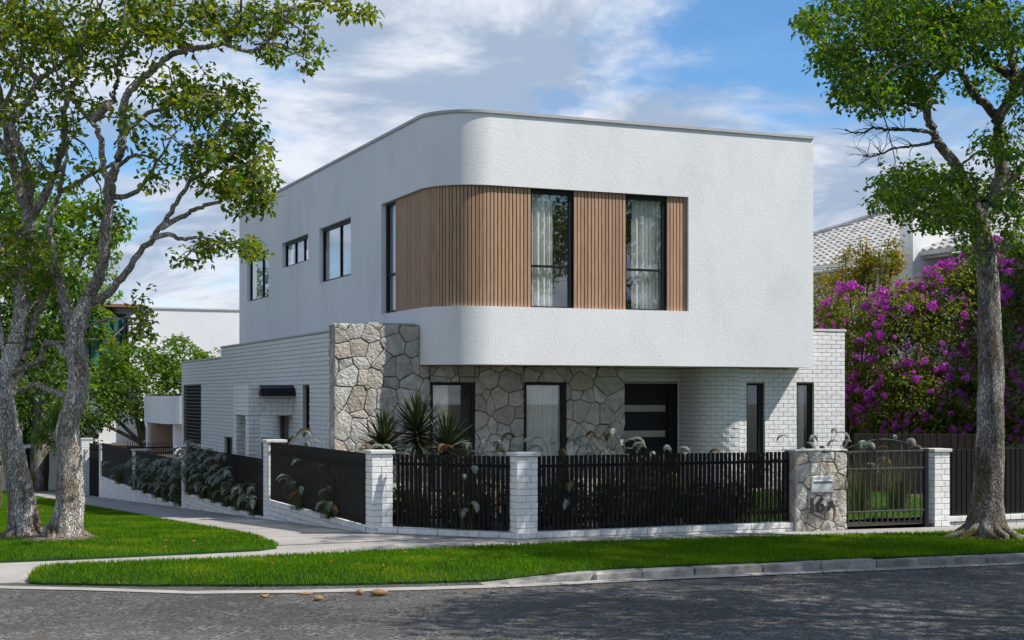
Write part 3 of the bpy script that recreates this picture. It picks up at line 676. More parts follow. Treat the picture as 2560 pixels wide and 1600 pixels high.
# louvre
mb = MB(); fb(mb, 'l', BX, lv[0], lv[1], -.11, -.10, lv[2], lv[3]); lo = mb.build('louvre', 'dark_backing', house)
mb = MB(); z = lv[2] + .05; sm_ = MB().add([(0, 0, 0), (.05, 0, -.05), (.05, 0, -.035), (0, 0, .018), (0, 1, 0), (.05, 1, -.05), (.05, 1, -.035), (0, 1, .018)], [(0, 1, 2, 3), (4, 7, 6, 5), (0, 3, 7, 4), (3, 2, 6, 7), (0, 4, 5, 1), (1, 5, 6, 2)])
sm_.v = [(-p[0] + .02, p[1] * (lv[1] - lv[0] - .02), -p[2]) for p in sm_.v]; slm = sm_.mesh('slat'); slm.materials.append(MATS['grey_metal'])
nsl = 17
for i in range(nsl): inst('slat', slm, lo, T(BX + .04, lv[0] + .01, lv[2] + .06 + (lv[3] - lv[2] - .1) * i / (nsl - 1)))
window(house, 'l', BX, sl[0] + .003, sl[1] - .003, sl[2], sl[3], .07, fw=.04, gm='glass_side')
MB().add([(BX, sl[0] - .02, 1.21), (BX, sl[1] + .02, 1.21), (BX - .20, sl[1] - .02, 1.21), (BX - .20, sl[0] + .02, 1.21), (BX, sl[0] + .02, 1.04), (BX, sl[1] - .02, 1.04), (BX - .15, sl[1] - .05, 1.04), (BX - .15, sl[0] + .05, 1.04)],
         [(0, 1, 2, 3), (7, 6, 5, 4), (0, 3, 7, 4), (3, 2, 6, 7), (2, 1, 5, 6)]).build('window_sill', 'brick', house)
window(house, 'l', BX, sm[0] + .003, sm[1] - .003, sm[2], sm[3], .06, fw=.04, gm='glass_side')
window(house, 'l', BX, ww[0] + .003, ww[1] - .003, ww[2], ww[3], .06, fw=.05, gm='glass_side')
mb = MB(); fb(mb, 'l', BX, bd[0], bd[1], -.09, -.05, bd[2], bd[3]); mb.build('side_door', 'black_metal', house)
MB().box(8.3, 8.35, 26.95, YE, -1, 2.9).build('side_inner_wall', 'room_dark', house)
# side porch: brick roof block on piers with a black corrugated awning
PX, PY, PY2, PZ, PL = 6.86, 30.135, 31.5, 2.195, 1.558
mb = MB(); mb.box(PX, BX, PY, PY2, PL, PZ); mb.box(PX, PX + .235, PY, PY + .22, -.9, PL); mb.box(PX, PX + .235, PY2 - .21, PY2, -.9, PL)
porch = mb.build('side_porch', 'mortar', house)
bricks_merged('porch_brickwork', brick_list(PX, BX, PL, PZ) + brick_list(PX, PX + .235, -.9, PL), flat_f(PY), 'brick', porch)
bricks_merged('porch_brickwork', brick_list(PY, PY2, PL, PZ) + brick_list(PY, PY + .22, -.9, PL) + brick_list(PY2 - .21, PY2, -.9, PL), flat_l(PX), 'brick', porch)
bricks_merged('porch_brickwork', brick_list(PX, PX + .235, -.9, PL), flat_f(PY2 - .21), 'brick', porch)
mb = MB(); AX0, AX1 = 7.078, 7.86; n = 48; V = []
for i in range(n + 1):
    x = AX0 + (AX1 - AX0) * i / n; wv = .003 * math.cos(i / n * 2 * math.pi * 9)
    V += [(x, PY - .02, 2.20 + wv * .5), (x, PY - .20, 2.13 + wv), (x, PY - .21, 2.10 + wv * .3), (x, PY - .22, 1.972)]
mb.add(V, [(i * 4 + j, i * 4 + 4 + j, i * 4 + 5 + j, i * 4 + 1 + j) for i in range(n) for j in range(3)]); mb.box(AX0, AX1, PY - .215, PY - .02, 1.97, 2.10); mb.bbox(AX0 - .0, AX1 + .04, PY - .26, PY - .222, 1.968, 2.07, .004)
mb.build('awning', 'black_metal', porch)
# ------------------------------------------------------------------ fences, pillars, plinths
def pillar(x0, y0, w_, z0, ztop, label, group='white brick fence pillars', caps=.03, old=False, d=None):
    """square brick pillar with a cap; x0, y0 its near left corner, ztop the top of the cap"""
    d = d or w_; root = empty('brick_pillar', (x0 + w_ / 2, y0 + d / 2, z0), label, 'pillar', group); zt = ztop - .05
    MB().box(x0 + .012, x0 + w_ - .012, y0 + .012, y0 + d - .012, z0 - .1, zt - .002).build('mortar_core', 'mortar', root)
    n = int((zt - z0) / CO) + 1; th = .105
    for c in range(n):
        zb = zt - c * CO - .008; za = zt - (c + 1) * CO; za = max(za, z0 - .05)
        if zb - za < .02: continue
        h = zb - za; zc = (za + zb) / 2; l1 = w_ * (.66 if c % 2 else .44)
        for (a, b) in ((0, l1), (l1 + .008, w_)): inst('brick', brick_mesh(b - a, 'brick', h, .05), root, T(x0 + (a + b) / 2, y0 + .025, zc))
        l2 = d * (.42 if c % 2 else .68)
        for (a, b) in ((.052, l2), (l2 + .008, d)):
            if b - a > .02: inst('brick', brick_mesh(b - a, 'brick', h, .05), root, T(x0 + .025, y0 + (a + b) / 2, zc, R(90)))
        inst('brick', brick_mesh(d - .06, 'brick', h, .05), root, T(x0 + w_ - .025, y0 + .055 + (d - .06) / 2, zc, R(90)))
    MB().bbox(x0 - caps, x0 + w_ + caps, y0 - caps, y0 + d + caps, zt, ztop, .006).build('cap', 'cap', root)
    return root
def slopecut(y): return gv(6.3, y)
pillar(7.93, 18.53, .31, -.02, 1.184, 'white brick fence pillar at the street corner between the two open picket panels')
pillar(6.38, 20.18, .31, -.02, 1.182, 'white brick pillar where the side fence meets the splayed corner panel')
pillar(15.03, 18.56, .29, -.09, 1.14, 'white brick pillar on the right of the grey gate')
pillar(6.36, 26.40, .33, -.36, 1.167, 'white brick side fence pillar at the first step down from the corner')
pillar(6.36, 34.62, .33, -.75, .80, 'white brick side fence pillar half hidden by grass plumes')
pillar(6.36, 42.15, .33, -1.1, .472, 'white brick side fence pillar in front of the small driveway gate')
pillar(6.36, 49.30, .33, -1.45, .466, 'last white brick side fence pillar before the far pedestrian gate')
pillar(6.16, 52.6, .37, -1.62, .52, 'tall white brick gate pillar seen between tree trunk and fence', caps=.02)

def plinth(label, a, b, zt, courses, width=.22, flat=None, m='brick_old', bl=.245):
    """low brick wall from a to b (outer face on the left of travel), courses down from zt; hidden courses are skipped"""
    a, b = Vector((*a, 0)), Vector((*b, 0)); d = b - a; L_ = d.length; d.normalize(); n = Vector((d.y, -d.x, 0)); ang = math.atan2(d.y, d.x)
    root = empty('brick_plinth', (a + b) / 2, label, 'low wall', 'low white brick walls under the fence'); mb = MB()
    lo = zt - courses * CO
    q = [a + n * -.012, b + n * -.012, b - n * width, a - n * width]; mb.prism([(p.x, p.y) for p in q], lo - .05, zt - .008); mb.build('mortar_core', 'mortar', root)
    nb = max(1, round(L_ / bl)); ln = L_ / nb; cnt = 0
    for c in range(courses):
        zc = zt - (c + .5) * CO; off = (c % 2) * ln / 2
        for i in range(nb + (1 if off else 0)):
            s0 = max(0, i * ln - off); s1 = min(L_, (i + 1) * ln - off) - .01
            if s1 - s0 < .04: continue
            p = a + d * ((s0 + s1) / 2); g = gv(p.x, p.y)
            if zc + CO / 2 < g + .01: continue
            if cnt >= 300: continue
            cnt += 1; wd = width if c == 0 else .1
            inst('brick', brick_mesh(s1 - s0, m, CO - .012, wd), root, T(p.x - n.x * (wd / 2 - random.uniform(0, .006)), p.y - n.y * (wd / 2), zc + random.uniform(-.002, .002), ang + random.uniform(-.006, .006)))
    return root
plinth('single course of white bricks under the splayed corner picket panel', (6.45, 20.12), (7.98, 18.50), .09, 1, bl=.30)
plinth('single course of white bricks under the long front picket panel', (7.98, 18.50), (12.39, 18.50), .09, 2)
plinth('white brick base under the pickets to the right of the gate pillar', (15.32, 18.58), (19.5, 18.58), .07, 2)
plinth('stepped white brick base of the side fence nearest the street corner', (6.36, 26.42), (6.36, 20.45), .076, 5)
plinth('middle white brick base of the side fence behind drooping grass plumes', (6.36, 34.6), (6.36, 26.72), -.265, 5)
plinth('farthest and tallest white brick base of the side fence', (6.36, 49.32), (6.36, 34.94), -.62, 9, bl=.42)

def pickets(label, a, b, zb, zt, rails, pitch=.0705, wd=.045, dp=.028, group='black picket fence panels', name='picket_fence', m='picket_paint'):
    a, b = Vector((*a, 0)), Vector((*b, 0)); d = b - a; L_ = d.length; d.normalize(); n = Vector((d.y, -d.x, 0)); ang = math.atan2(d.y, d.x)
    root = empty(name, ((a.x + b.x) / 2, (a.y + b.y) / 2, zb), label, 'fence', group)
    me = MB().bbox(-wd / 2, wd / 2, -dp / 2, dp / 2, 0, zt - zb, .003).mesh('picket'); me.materials.append(MATS[m])
    k = max(1, int(L_ / pitch))
    for i in range(k):
        p = a + d * ((i + .5) * L_ / k); inst('picket', me, root, T(p.x, p.y, zb, ang + random.uniform(-.01, .01), 0, random.uniform(-.003, .003)))
    for rz in rails:
        r = MB().bbox(-L_ / 2, L_ / 2, -.016, .016, -.02, .02, .003).build('rail', m); r.parent = root; c = (a + b) / 2 - n * (dp / 2 + .018)
        r.location = (c.x - root.location.x, c.y - root.location.y, rz - zb); r.rotation_euler = (0, 0, ang)
    return root
pickets('open black picket panel across the splayed street corner', (6.70, 20.06), (7.92, 18.76), .105, 1.13, (.99, .24))
pickets('long open black picket panel in front of the entrance', (8.26, 18.60), (12.38, 18.60), .105, 1.135, (.99, .24))
pickets('dark picket panel behind the right hand tree trunk', (15.34, 18.68), (19.4, 18.68), .085, 1.12, (.97, .22), pitch=.098, wd=.084)
pickets('dark slatted side fence panel nearest the street corner', (6.42, 26.38), (6.42, 20.50), .085, 1.13, (1.0, .2))
pickets('dark slatted side fence panel one step down behind grass plumes', (6.42, 34.58), (6.42, 26.74), -.255, .795, (.66, -.14))
pickets('dark slatted side fence panel below the louvred opening', (6.42, 42.12), (6.42, 34.96), -.61, .45, (.32, -.5))
pickets('farthest dark slatted side fence panel', (6.42, 49.28), (6.42, 42.5), -.61, .45, (.32, -.5))
pickets('dark pedestrian gate panel before the tall white gate pillar', (6.42, 52.55), (6.42, 49.66), -1.45, .36, (.22, -1.2), pitch=.11, wd=.03)
pickets('thin black driveway gate between side fence and garage', (6.5, 44.5), (7.86, 44.5), -1.2, .60, (.44,), pitch=.062, wd=.018, dp=.018, group='gates', m='black_metal', name='driveway_gate')
# stone letterbox wall with house number
MX0, MX1, MY, MT = 12.39, 13.31, 18.45, 1.15
mw = empty('letterbox_wall', ((MX0 + MX1) / 2, MY + .17, -.06), 'stone clad letterbox wall numbered 16A between picket fence and gate', 'wall')
MB().box(MX0 + .05, MX1 - .01, MY + .04, MY + .36, -.2, MT - .012).build('wall_core', 'stone_joint', mw)
rs2 = random.Random(12)
lay_stones(crazy(MX0, MX1, -.09, MT - .01, .215, rs2), lambda s, z, n: (s, MY + .045 - n, z), mw, rs2, gap=.005, depth=.04)
lay_stones(crazy(MY, MY + .36, -.09, MT - .01, .24, rs2), lambda s, z, n: (MX0 + .05 - n, s, z), mw, rs2, gap=.005, depth=.04)
MB().bbox(MX0 - .005, MX1 + .005, MY - .006, MY + .37, MT - .012, MT + .012, .005).build('wall_cap', 'cap', mw)
px0, px1, pz0, pz1 = 12.66, 13.05, .53, .765; f = MY - .012
lb = MB().bbox(px0, px1, f - .012, f + .03, pz0, pz1, .004).build('letterbox_plate', 'silver', mw)
MB().bbox(px0 + .03, px1 - .02, f - .015, f - .0125, .655, .692, .001).build('letter_slot', 'silver_dark', lb)
MB().bbox(px0 + .03, px1 - .02, f - .022, f - .013, .69, .70, .002).build('slot_hood', 'silver', lb)
def glyph(ch, x, z, size):
    c = bpy.data.curves.new('glyph', 'FONT'); c.body = ch; c.size = size; c.extrude = .016; c.offset = .008; t = bpy.data.objects.new('glyph', c); COL.objects.link(t)
    bpy.context.view_layer.update(); me = bpy.data.meshes.new_from_object(t.evaluated_get(bpy.context.evaluated_depsgraph_get())); bpy.data.objects.remove(t)
    me.materials.clear(); me.materials.append(MATS['number_metal']); me.name = 'number'
    return inst('house_number', me, mw, T(x, f - .035, z, 0, R(90)))
glyph('1', 12.57, .235, .30); glyph('6', 12.72, .235, .30); glyph('A', 12.925, .255, .20)
# grey metal gate
gx0, gx1, gy = 13.34, 14.80, 18.55
gate = empty('garden_gate', ((gx0 + gx1) / 2, gy, -.04), 'grey metal bar gate with arched top beside the letterbox wall', 'gate', 'gates')
bme = MB().bbox(-.011, .011, -.011, .011, .03, 1.10, .002).mesh('bar'); bme.materials.append(MATS['grey_metal'])
for i in range(14): inst('bar', bme, gate, T(gx0 + .05 + (gx1 - gx0 - .1) * i / 13, gy, 0))
for z in (1.115, .85, .20): MB().bbox(gx0, gx1, gy - .026, gy - .012, z - .013, z + .013, .002).build('rail', 'grey_metal', gate)
MB().tube([(gx0 + .02 + (gx1 - gx0 - .04) * i / 20, gy + .05, 1.15 + .15 * math.sin(math.pi * i / 20)) for i in range(21)], .008, 6).build('arch_rail', 'black_metal', gate)
MB().bbox(14.81, 14.88, gy - .035, gy + .035, -.1, 1.15, .004).build('gate_post', 'black_metal', gate)
# ------------------------------------------------------------------ garden plants
mat('plume', (.25, .285, .235), (.40, .435, .37), rough=.95, vscale=18, rnd=.18, trans=.3)
mat('plume_brown', (.17, .115, .06), (.25, .18, .10), rough=.95, vscale=18, rnd=.2, trans=.3)
mat('reed', (.028, .048, .014), (.065, .09, .025), rough=.7, vscale=5, tint=(.14, .125, .04), trans=.3)
mat('yucca', (.018, .034, .010), (.045, .075, .02), rough=.5, vscale=4, rnd=.3, spec=.45, c3=(.11, .11, .03), s3=3)
def plume_mesh(seed, ln):
    """arching seed head: a bent stem with hanging tufts of fine strands"""
    rg = random.Random(seed); mb = MB(); pts = []; n = 12; p = Vector((0, 0, 0)); a = R(rg.uniform(50, 75))
    for i in range(n + 1):
        pts.append(p.copy()); p = p + Vector((math.cos(a), 0, math.sin(a))) * ln / n; a -= R(rg.uniform(10, 15))
    mb.tube(pts, [.004 * (1 - .6 * i / n) for i in range(n + 1)], 4)
    for i in range(2, n + 1):
        for k in range(36):
            t = i - rg.random(); j = int(t); q = pts[j].lerp(pts[min(j + 1, n)], t - j); full = math.sin(math.pi * min(1, (i - 1) / n * .92 + .12)) + .25
            l = ln * .17 * full * rg.uniform(.6, 1.25); ph = rg.uniform(-1.5, 1.5); d0 = (pts[min(j + 1, n)] - pts[j]).normalized()
            out = Vector((d0.x * .6, math.sin(ph) * .75, d0.z * .6 + math.cos(ph) * .35 - .25)).normalized(); s = Vector((-out.y, out.x, .3)).normalized() * .0040
            m1 = q + out * l * .55 + Vector((0, 0, -l * .05)); e = q + out * l * .95 + Vector((0, 0, -l * .42))
            mb.add([q - s * .6, q + s * .6, m1 + s, m1 - s, e], [(0, 1, 2, 3), (3, 2, 4)])
    return mb.mesh('plume')
PLM = [plume_mesh(i, l) for i, l in enumerate((.42, .36, .46, .32, .4))]; PLB = [m.copy() for m in PLM[:3]]
for m in PLM: m.materials.append(MATS['plume'])
for m in PLB: m.materials.append(MATS['plume_brown'])
def reed_clump(x, y, z, h, nb, npl, label, face=None, brown=.15, spread=1., group='plume grass clumps', low=.45, lean=None):
    """plume grass: arching blades and seed heads; face = main leaning direction in degrees"""
    root = empty('plume_grass', (x, y, z), label, 'grass clump', group); mb = MB()
    for i in range(nb):
        a = random.uniform(0, 2 * math.pi); l = h * random.uniform(.6, 1.1); b = random.uniform(.25, 1.25) * spread; r0 = random.uniform(0, .2); w_ = random.uniform(.003, .006)
        pts = []; n = 5
        for k in range(n + 1):
            t = k / n; rr = r0 + l * b * t * t * .7; pts.append(Vector((x + math.cos(a) * rr, y + math.sin(a) * rr, z + l * t * (1 - .38 * b * t * t))))
        sd = Vector((-math.sin(a), math.cos(a), 0)) * w_; V = []
        for k, p in enumerate(pts): V += [p - sd * (1 - k / n * .9), p + sd * (1 - k / n * .9)]
        mb.add(V, [(2 * k, 2 * k + 1, 2 * k + 3, 2 * k + 2) for k in range(n)], random.random() ** 2)
    mb.build('blades', 'reed', root)
    for i in range(npl):
        a = R(face + random.gauss(0, 50)) if face is not None else random.uniform(0, 2 * math.pi); l = h * random.uniform(low, 1.12); b = random.uniform(.25, .75) * spread
        p = Vector((x + math.cos(a) * l * b * .6 + random.uniform(-.08, .08), y + math.sin(a) * l * b * .6 + random.uniform(-.08, .08), z + l * (1 - .15 * b)))
        if p.x < 6.36 and z < -.05 or True:
            me = random.choice(PLB) if random.random() < brown else random.choice(PLM)
            pl = inst('plume', me, root, T(p.x, p.y, p.z, a + random.uniform(-.5, .5), 0, random.uniform(-.25, .35), s=random.uniform(.62, 1.0)))
            MB().tube([(x + random.uniform(-.05, .05), y + random.uniform(-.05, .05), z), ((x + p.x) / 2 + (x - p.x) * .12, (y + p.y) / 2 + (y - p.y) * .12, z + (p.z - z) * .58), p], [.004, .0035, .003], 4, cap=False).build('stalk', 'reed', root)
# along the outside of the side fence
SPOTS = [(6.22, 24.2, .5, 5, 'sparse plume grass at the foot of the side fence nearest the street corner'), (6.24, 22.3, .45, 4, 'low plume grass against the base of the nearest slatted side panel'), (6.2, 27.5, .7, 10, 'plume grass leaning over the path beside the first stepped side pillar'),
         (6.2, 28.8, .95, 15, 'tall plume grass in front of the second side panel'), (6.2, 29.9, 1.1, 18, 'tallest plume grass just right of the side porch'), (6.18, 31.1, 1.15, 20, 'dense plume grass under the side porch'), (6.2, 32.4, 1.15, 20, 'dense plume grass left of the side porch'),
         (6.16, 33.8, 1.1, 20, 'plume grass hiding the half covered side pillar'), (6.1, 35.2, 1.1, 20, 'low spreading plume grass beyond the half covered pillar'), (6.14, 36.8, 1.1, 18, 'plume grass right of the louvred end of the house'), (6.16, 38.4, 1.1, 16, 'plume grass in front of the louvred end of the house'),
         (6.2, 40.2, 1.0, 12, 'plume grass against the third side panel'), (6.2, 41.8, .85, 8, 'small plume grass by the third side pillar'), (6.22, 45.0, .75, 5, 'thin plume grass at the farthest side panel')]
for (x, y, h, n, lb_) in SPOTS: reed_clump(6.40, y, .05 if y < 26.5 else -.29 if y < 34.7 else -.645, h * (.95 if y > 26 else 1.2), 150, int(n * 1.35), lb_, face=172, brown=.14, spread=1.15, low=.25, group='plume grass along the side fence')
# inside the garden, behind the pickets
for (x, y, h, n, lb_) in [(6.75, 22.4, 1.25, 12, 'plume grass behind the nearest slatted side panel'), (6.8, 24.4, 1.25, 10, 'plume grass between side panel and stone wall'), (7.3, 20.7, 1.1, 8, 'plume grass just behind the corner pillar'),
                          (8.1, 20.3, 1.35, 16, 'plume grass rising over the splayed corner panel beneath the yuccas'), (8.8, 20.7, 1.3, 12, 'plume grass behind the street corner pillar'), (9.6, 20.6, 1.25, 11, 'plume grass behind the start of the long picket panel'),
                          (10.5, 20.8, 1.3, 14, 'plume grass below the right hand stone wall window'), (11.1, 20.5, 1.25, 11, 'plume grass in front of the black door'), (12.0, 21.0, 1.0, 6, 'plume grass behind the right end of the picket panel'),
                          (14.9, 20.3, 1.25, 9, 'big plume grass behind the gate next to the pillar'), (13.9, 22.6, .9, 6, 'small plume grass at the back of the garden lawn'), (15.9, 20.6, 1.25, 6, 'plume grass behind the right hand pillar'), (13.7, 20.6, 1.0, 5, 'plume grass added to darken the lawn just behind the letterbox end of the gate'), (14.4, 21.3, 1.2, 7, 'plume grass added to hide bright lawn in the middle of the view through the gate'), (15.5, 22.2, 1.2, 5, 'tall plume grass added to hide bright lawn in front of the brown board fence')]:  # last three clumps added to stand in for shade on the sunlit lawn
    reed_clump(x, y, -.02, h, 330, n, lb_, brown=.2, spread=.8, low=.7, group='plume grass inside the front garden')
for (x, y, h, n, lb_, fc) in [(7.55, 19.35, .85, 5, 'plume grass poking through the splayed picket panel', 225), (8.9, 18.95, .72, 4, 'short plume grass poking through the long picket panel near the corner pillar', 265), (10.0, 18.95, .8, 5, 'plume grass poking through the middle of the long picket panel', 275), (11.2, 18.98, .65, 3, 'short plume grass poking through the right part of the long picket panel', 270)]:
    reed_clump(x, y, -.02, h, 150, n, lb_, face=fc, brown=.05, spread=.55, low=.4, group='plume grass inside the front garden')
# low dark shrubs filling the bed behind the pickets
mat('shrub_leaf', (.012, .026, .008), (.026, .050, .012), rough=.6, vscale=3, tint=(.07, .09, .02), trans=.2)
for (x, y, r) in ((7.7, 19.95, .42), (8.5, 19.55, .40), (9.2, 19.6, .42), (9.95, 19.5, .42), (10.7, 19.65, .42), (11.45, 19.5, .40), (12.1, 19.7, .36), (7.05, 21.2, .36), (7.0, 23.0, .36)):
    root = empty('low_shrub', (x, y, 0), 'low dark leafy shrub filling the bed behind the black pickets', 'shrub', 'low shrubs behind the pickets'); n = 900
    d = RNG.normal(size=(n, 3)); d /= np.linalg.norm(d, axis=1)[:, None]; P = d * (RNG.uniform(.3, 1, n) ** .5)[:, None] * np.array([r * 1.15, r * .8, r * .95]) + np.array([x, y, r * .8]); P[:, 2] = np.maximum(P[:, 2], .03)
    a = RNG.normal(size=(n, 3)); a /= np.linalg.norm(a, axis=1)[:, None]; b = np.cross(a, d); s_ = RNG.uniform(.03, .07, n)[:, None]
    V = np.stack([P - a * s_, P - b * s_ * .5, P + a * s_, P + b * s_ * .5], 1); mesh_np('foliage', V.reshape(-1, 3), np.arange(n * 4).reshape(n, 4), 'shrub_leaf', root, tint=RNG.random(n) ** 3)
# yuccas
YLM = []
for i in range(4):
    rg = random.Random(i); L_ = (.62, .7, .56, .66)[i]; n = 6; V = []; bend = (.25, .1, .4, .18)[i]
    for k in range(n + 1):
        t = k / n; w_ = .021 * (1 - t) ** .7 * (.55 + .9 * min(1, t * 4)) if t < 1 else .0008; x = L_ * t; z = -bend * L_ * t * t * .6
        V += [(x, -w_, z), (x, 0, z - w_ * .5), (x, w_, z)]
    YLM.append(MB().add(V, [(3 * k + j, 3 * k + 3 + j, 3 * k + 4 + j, 3 * k + 1 + j) for k in range(n) for j in range(2)]).mesh('leaf')); YLM[-1].materials.append(MATS['yucca'])
def yucca(x, y, h, s, n, label):
    root = empty('yucca', (x, y, 0), label, 'yucca', 'spiky yuccas')
    MB().tube([(x, y, -.05), (x + .01, y, h * .5), (x, y, h)], [.06, .05, .05], 8).build('trunk', 'soil', root)
    for i in range(n):
        el = R(-42 + 130 * ((i + .5) / n) ** .8 + random.uniform(-6, 6)); a = i * 2.39996 + random.uniform(-.2, .2)
        m = Matrix.Translation((x, y, h - .12 + .2 * i / n)) @ Matrix.Rotation(a, 4, 'Z') @ Matrix.Rotation(-el, 4, 'Y') @ Matrix.Rotation(random.uniform(-.4, .4), 4, 'X') @ Matrix.Scale(s * random.uniform(.85, 1.12), 4)
        inst('leaf', random.choice(YLM), root, m)
yucca(7.42, 22.85, 1.15, .92, 150, 'spiky yucca left of the group, against the sunlit stone')
yucca(8.03, 22.9, 1.36, 1.0, 160, 'tallest spiky yucca in front of the stone wall window')
yucca(8.42, 22.6, 1.12, .9, 150, 'spiky yucca right of the group, lowest of three')
# ------------------------------------------------------------------ trees
def bark(name, c1, c2, c3, moss=None, top=1.4):
    m, nt, n, L = nodes_of(name); geo = n('ShaderNodeNewGeometry'); mp = n('ShaderNodeMapping'); mp.inputs['Scale'].default_value = (1, 1, .36); L.new(geo.outputs['Position'], mp.inputs[0])
    def noise(s, d, r=.65):
        t = n('ShaderNodeTexNoise'); t.inputs['Scale'].default_value = s; t.inputs['Detail'].default_value = d; t.inputs['Roughness'].default_value = r; L.new(mp.outputs[0], t.inputs['Vector']); return t.outputs['Fac']
    def ramp(f, a, b):
        r = n('ShaderNodeMapRange'); L.new(f, r.inputs[0]); r.inputs[1].default_value = a; r.inputs[2].default_value = b; return r.outputs[0]
    def mix(f, a, b):
        x = n('ShaderNodeMix', data_type='RGBA'); L.new(f, x.inputs[0])
        for i, c in ((6, a), (7, b)):
            if hasattr(c, 'links'): L.new(c, x.inputs[i])
            else: x.inputs[i].default_value = rgba(c)
        return x.outputs[2]
    def mixdark(c):
        h = n('ShaderNodeHueSaturation'); h.inputs['Value'].default_value = .42; L.new(c, h.inputs['Color']); return h.outputs[0]
    vo = n('ShaderNodeTexVoronoi', feature='DISTANCE_TO_EDGE'); vo.inputs['Scale'].default_value = 30
    wob = n('ShaderNodeTexNoise'); wob.inputs['Scale'].default_value = 7; wob.inputs['Detail'].default_value = 4; L.new(mp.outputs[0], wob.inputs['Vector'])
    va = n('ShaderNodeVectorMath', operation='MULTIPLY_ADD'); L.new(wob.outputs['Color'], va.inputs[0]); va.inputs[1].default_value = (.3, .3, .3); L.new(mp.outputs[0], va.inputs[2]); L.new(va.outputs[0], vo.inputs['Vector'])
    col = mix(ramp(noise(5, 8), .38, .62), c1, c2); col = mix(ramp(noise(2.2, 7), .50, .62), col, c3)
    crack = ramp(vo.outputs['Distance'], .0, .16); col = mix(crack, mixdark(col), col)
    if moss:
        sep = n('ShaderNodeSeparateXYZ'); L.new(geo.outputs['Position'], sep.inputs[0]); hz = ramp(sep.outputs[2], top, .1)
        mm = n('ShaderNodeMath', operation='MULTIPLY'); L.new(hz, mm.inputs[0]); L.new(ramp(noise(3.2, 6), .42, .58), mm.inputs[1]); col = mix(mm.outputs[0], col, moss)
    p = n('ShaderNodeBsdfPrincipled'); L.new(col, p.inputs['Base Color']); p.inputs['Roughness'].default_value = .92; p.inputs['Specular IOR Level'].default_value = .2
    ad = n('ShaderNodeMath', operation='MULTIPLY_ADD'); L.new(noise(24, 6), ad.inputs[0]); ad.inputs[1].default_value = .7; L.new(crack, ad.inputs[2])
    bp = n('ShaderNodeBump'); bp.inputs['Strength'].default_value = .9; bp.inputs['Distance'].default_value = .03; L.new(ad.outputs[0], bp.inputs['Height']); L.new(bp.outputs[0], p.inputs['Normal'])
    o = n('ShaderNodeOutputMaterial'); L.new(p.outputs[0], o.inputs[0])
bark('bark_pale', (.34, .27, .215), (.64, .595, .54), (.80, .77, .72), moss=(.13, .085, .05), top=.9)
bark('bark_branch', (.33, .27, .22), (.55, .485, .42), (.64, .58, .52))
bark('bark_brown', (.15, .12, .095), (.35, .31, .27), (.54, .51, .475), moss=(.13, .115, .025), top=1.3)
mat('twig', (.075, .058, .045), (.14, .115, .09), rough=.9, vscale=9)
def leafmat(name, c1, c2, tint, trans=.42): mat(name, c1, c2, rough=.48, vscale=.9, spec=.35, tint=tint, trans=trans, lo=.3, hi=.7)
leafmat('leaf_olive', (.028, .085, .009), (.070, .140, .012), (.27, .26, .016), .48)
leafmat('leaf_green', (.024, .080, .011), (.056, .135, .016), (.15, .21, .02), .45)
leafmat('leaf_dark', (.022, .062, .012), (.045, .105, .016), (.10, .16, .02))
leafmat('leaf_fresh', (.045, .110, .012), (.090, .18, .022), (.17, .24, .035), .45)
leafmat('leaf_bush', (.032, .075, .010), (.065, .12, .016), (.22, .22, .025))
leafmat('leaf_yellow', (.055, .095, .012), (.11, .14, .02), (.34, .24, .01))

def smooth_path(pts, k=5):
    pts = [Vector(p) for p in pts]; n = len(pts); out = []
    for i in range(n - 1):
        p0, p1, p2, p3 = pts[max(i - 1, 0)], pts[i], pts[i + 1], pts[min(i + 2, n - 1)]
        for j in range(k):
            t = j / k; out.append(.5 * (2 * p1 + (p2 - p0) * t + (2 * p0 - 5 * p1 + 4 * p2 - p3) * t * t + (3 * p1 - p0 - 3 * p2 + p3) * t ** 3))
    out.append(pts[-1]); return out
def leaves_np(cent, rad, cnt, size, droop=.25, up=.6, shell=0.):
    """kite leaves folded on the midrib scattered round the cluster centres; returns V, F"""
    C = np.repeat(cent, cnt, axis=0); n = len(C); Rr = np.repeat(np.full(len(cent), rad) if np.isscalar(rad) else rad, cnt)
    d = RNG.normal(size=(n, 3)); d /= np.linalg.norm(d, axis=1)[:, None]; r = (shell + (1 - shell) * RNG.random(n)) ** (1 / 2.2)
    P = C + d * (Rr * r)[:, None] * np.array([1, 1, .72]); nrm = d * .55 + RNG.normal(size=(n, 3)) * .5 + np.array([0, 0, up]); nrm /= np.linalg.norm(nrm, axis=1)[:, None]
    a = RNG.normal(size=(n, 3)) + d * .8; a[:, 2] -= droop * 2.2; a -= nrm * (a * nrm).sum(1)[:, None]; a /= np.linalg.norm(a, axis=1)[:, None] + 1e-9
    b = np.cross(nrm, a); s = size * RNG.uniform(.65, 1.25, n)[:, None]; V = np.zeros((n, 4, 3))
    V[:, 0] = P; V[:, 1] = P + a * s * .45 + b * s * .30 + nrm * s * .10; V[:, 2] = P + a * s - nrm * s * .08; V[:, 3] = P + a * s * .45 - b * s * .30 + nrm * s * .10
    I = np.arange(n)[:, None] * 4; F = np.concatenate([I + np.array([[0, 1, 2]]), I + np.array([[0, 2, 3]])], 1).reshape(-1, 3)
    return V.reshape(-1, 3), F, np.repeat(RNG.random(n), 2)
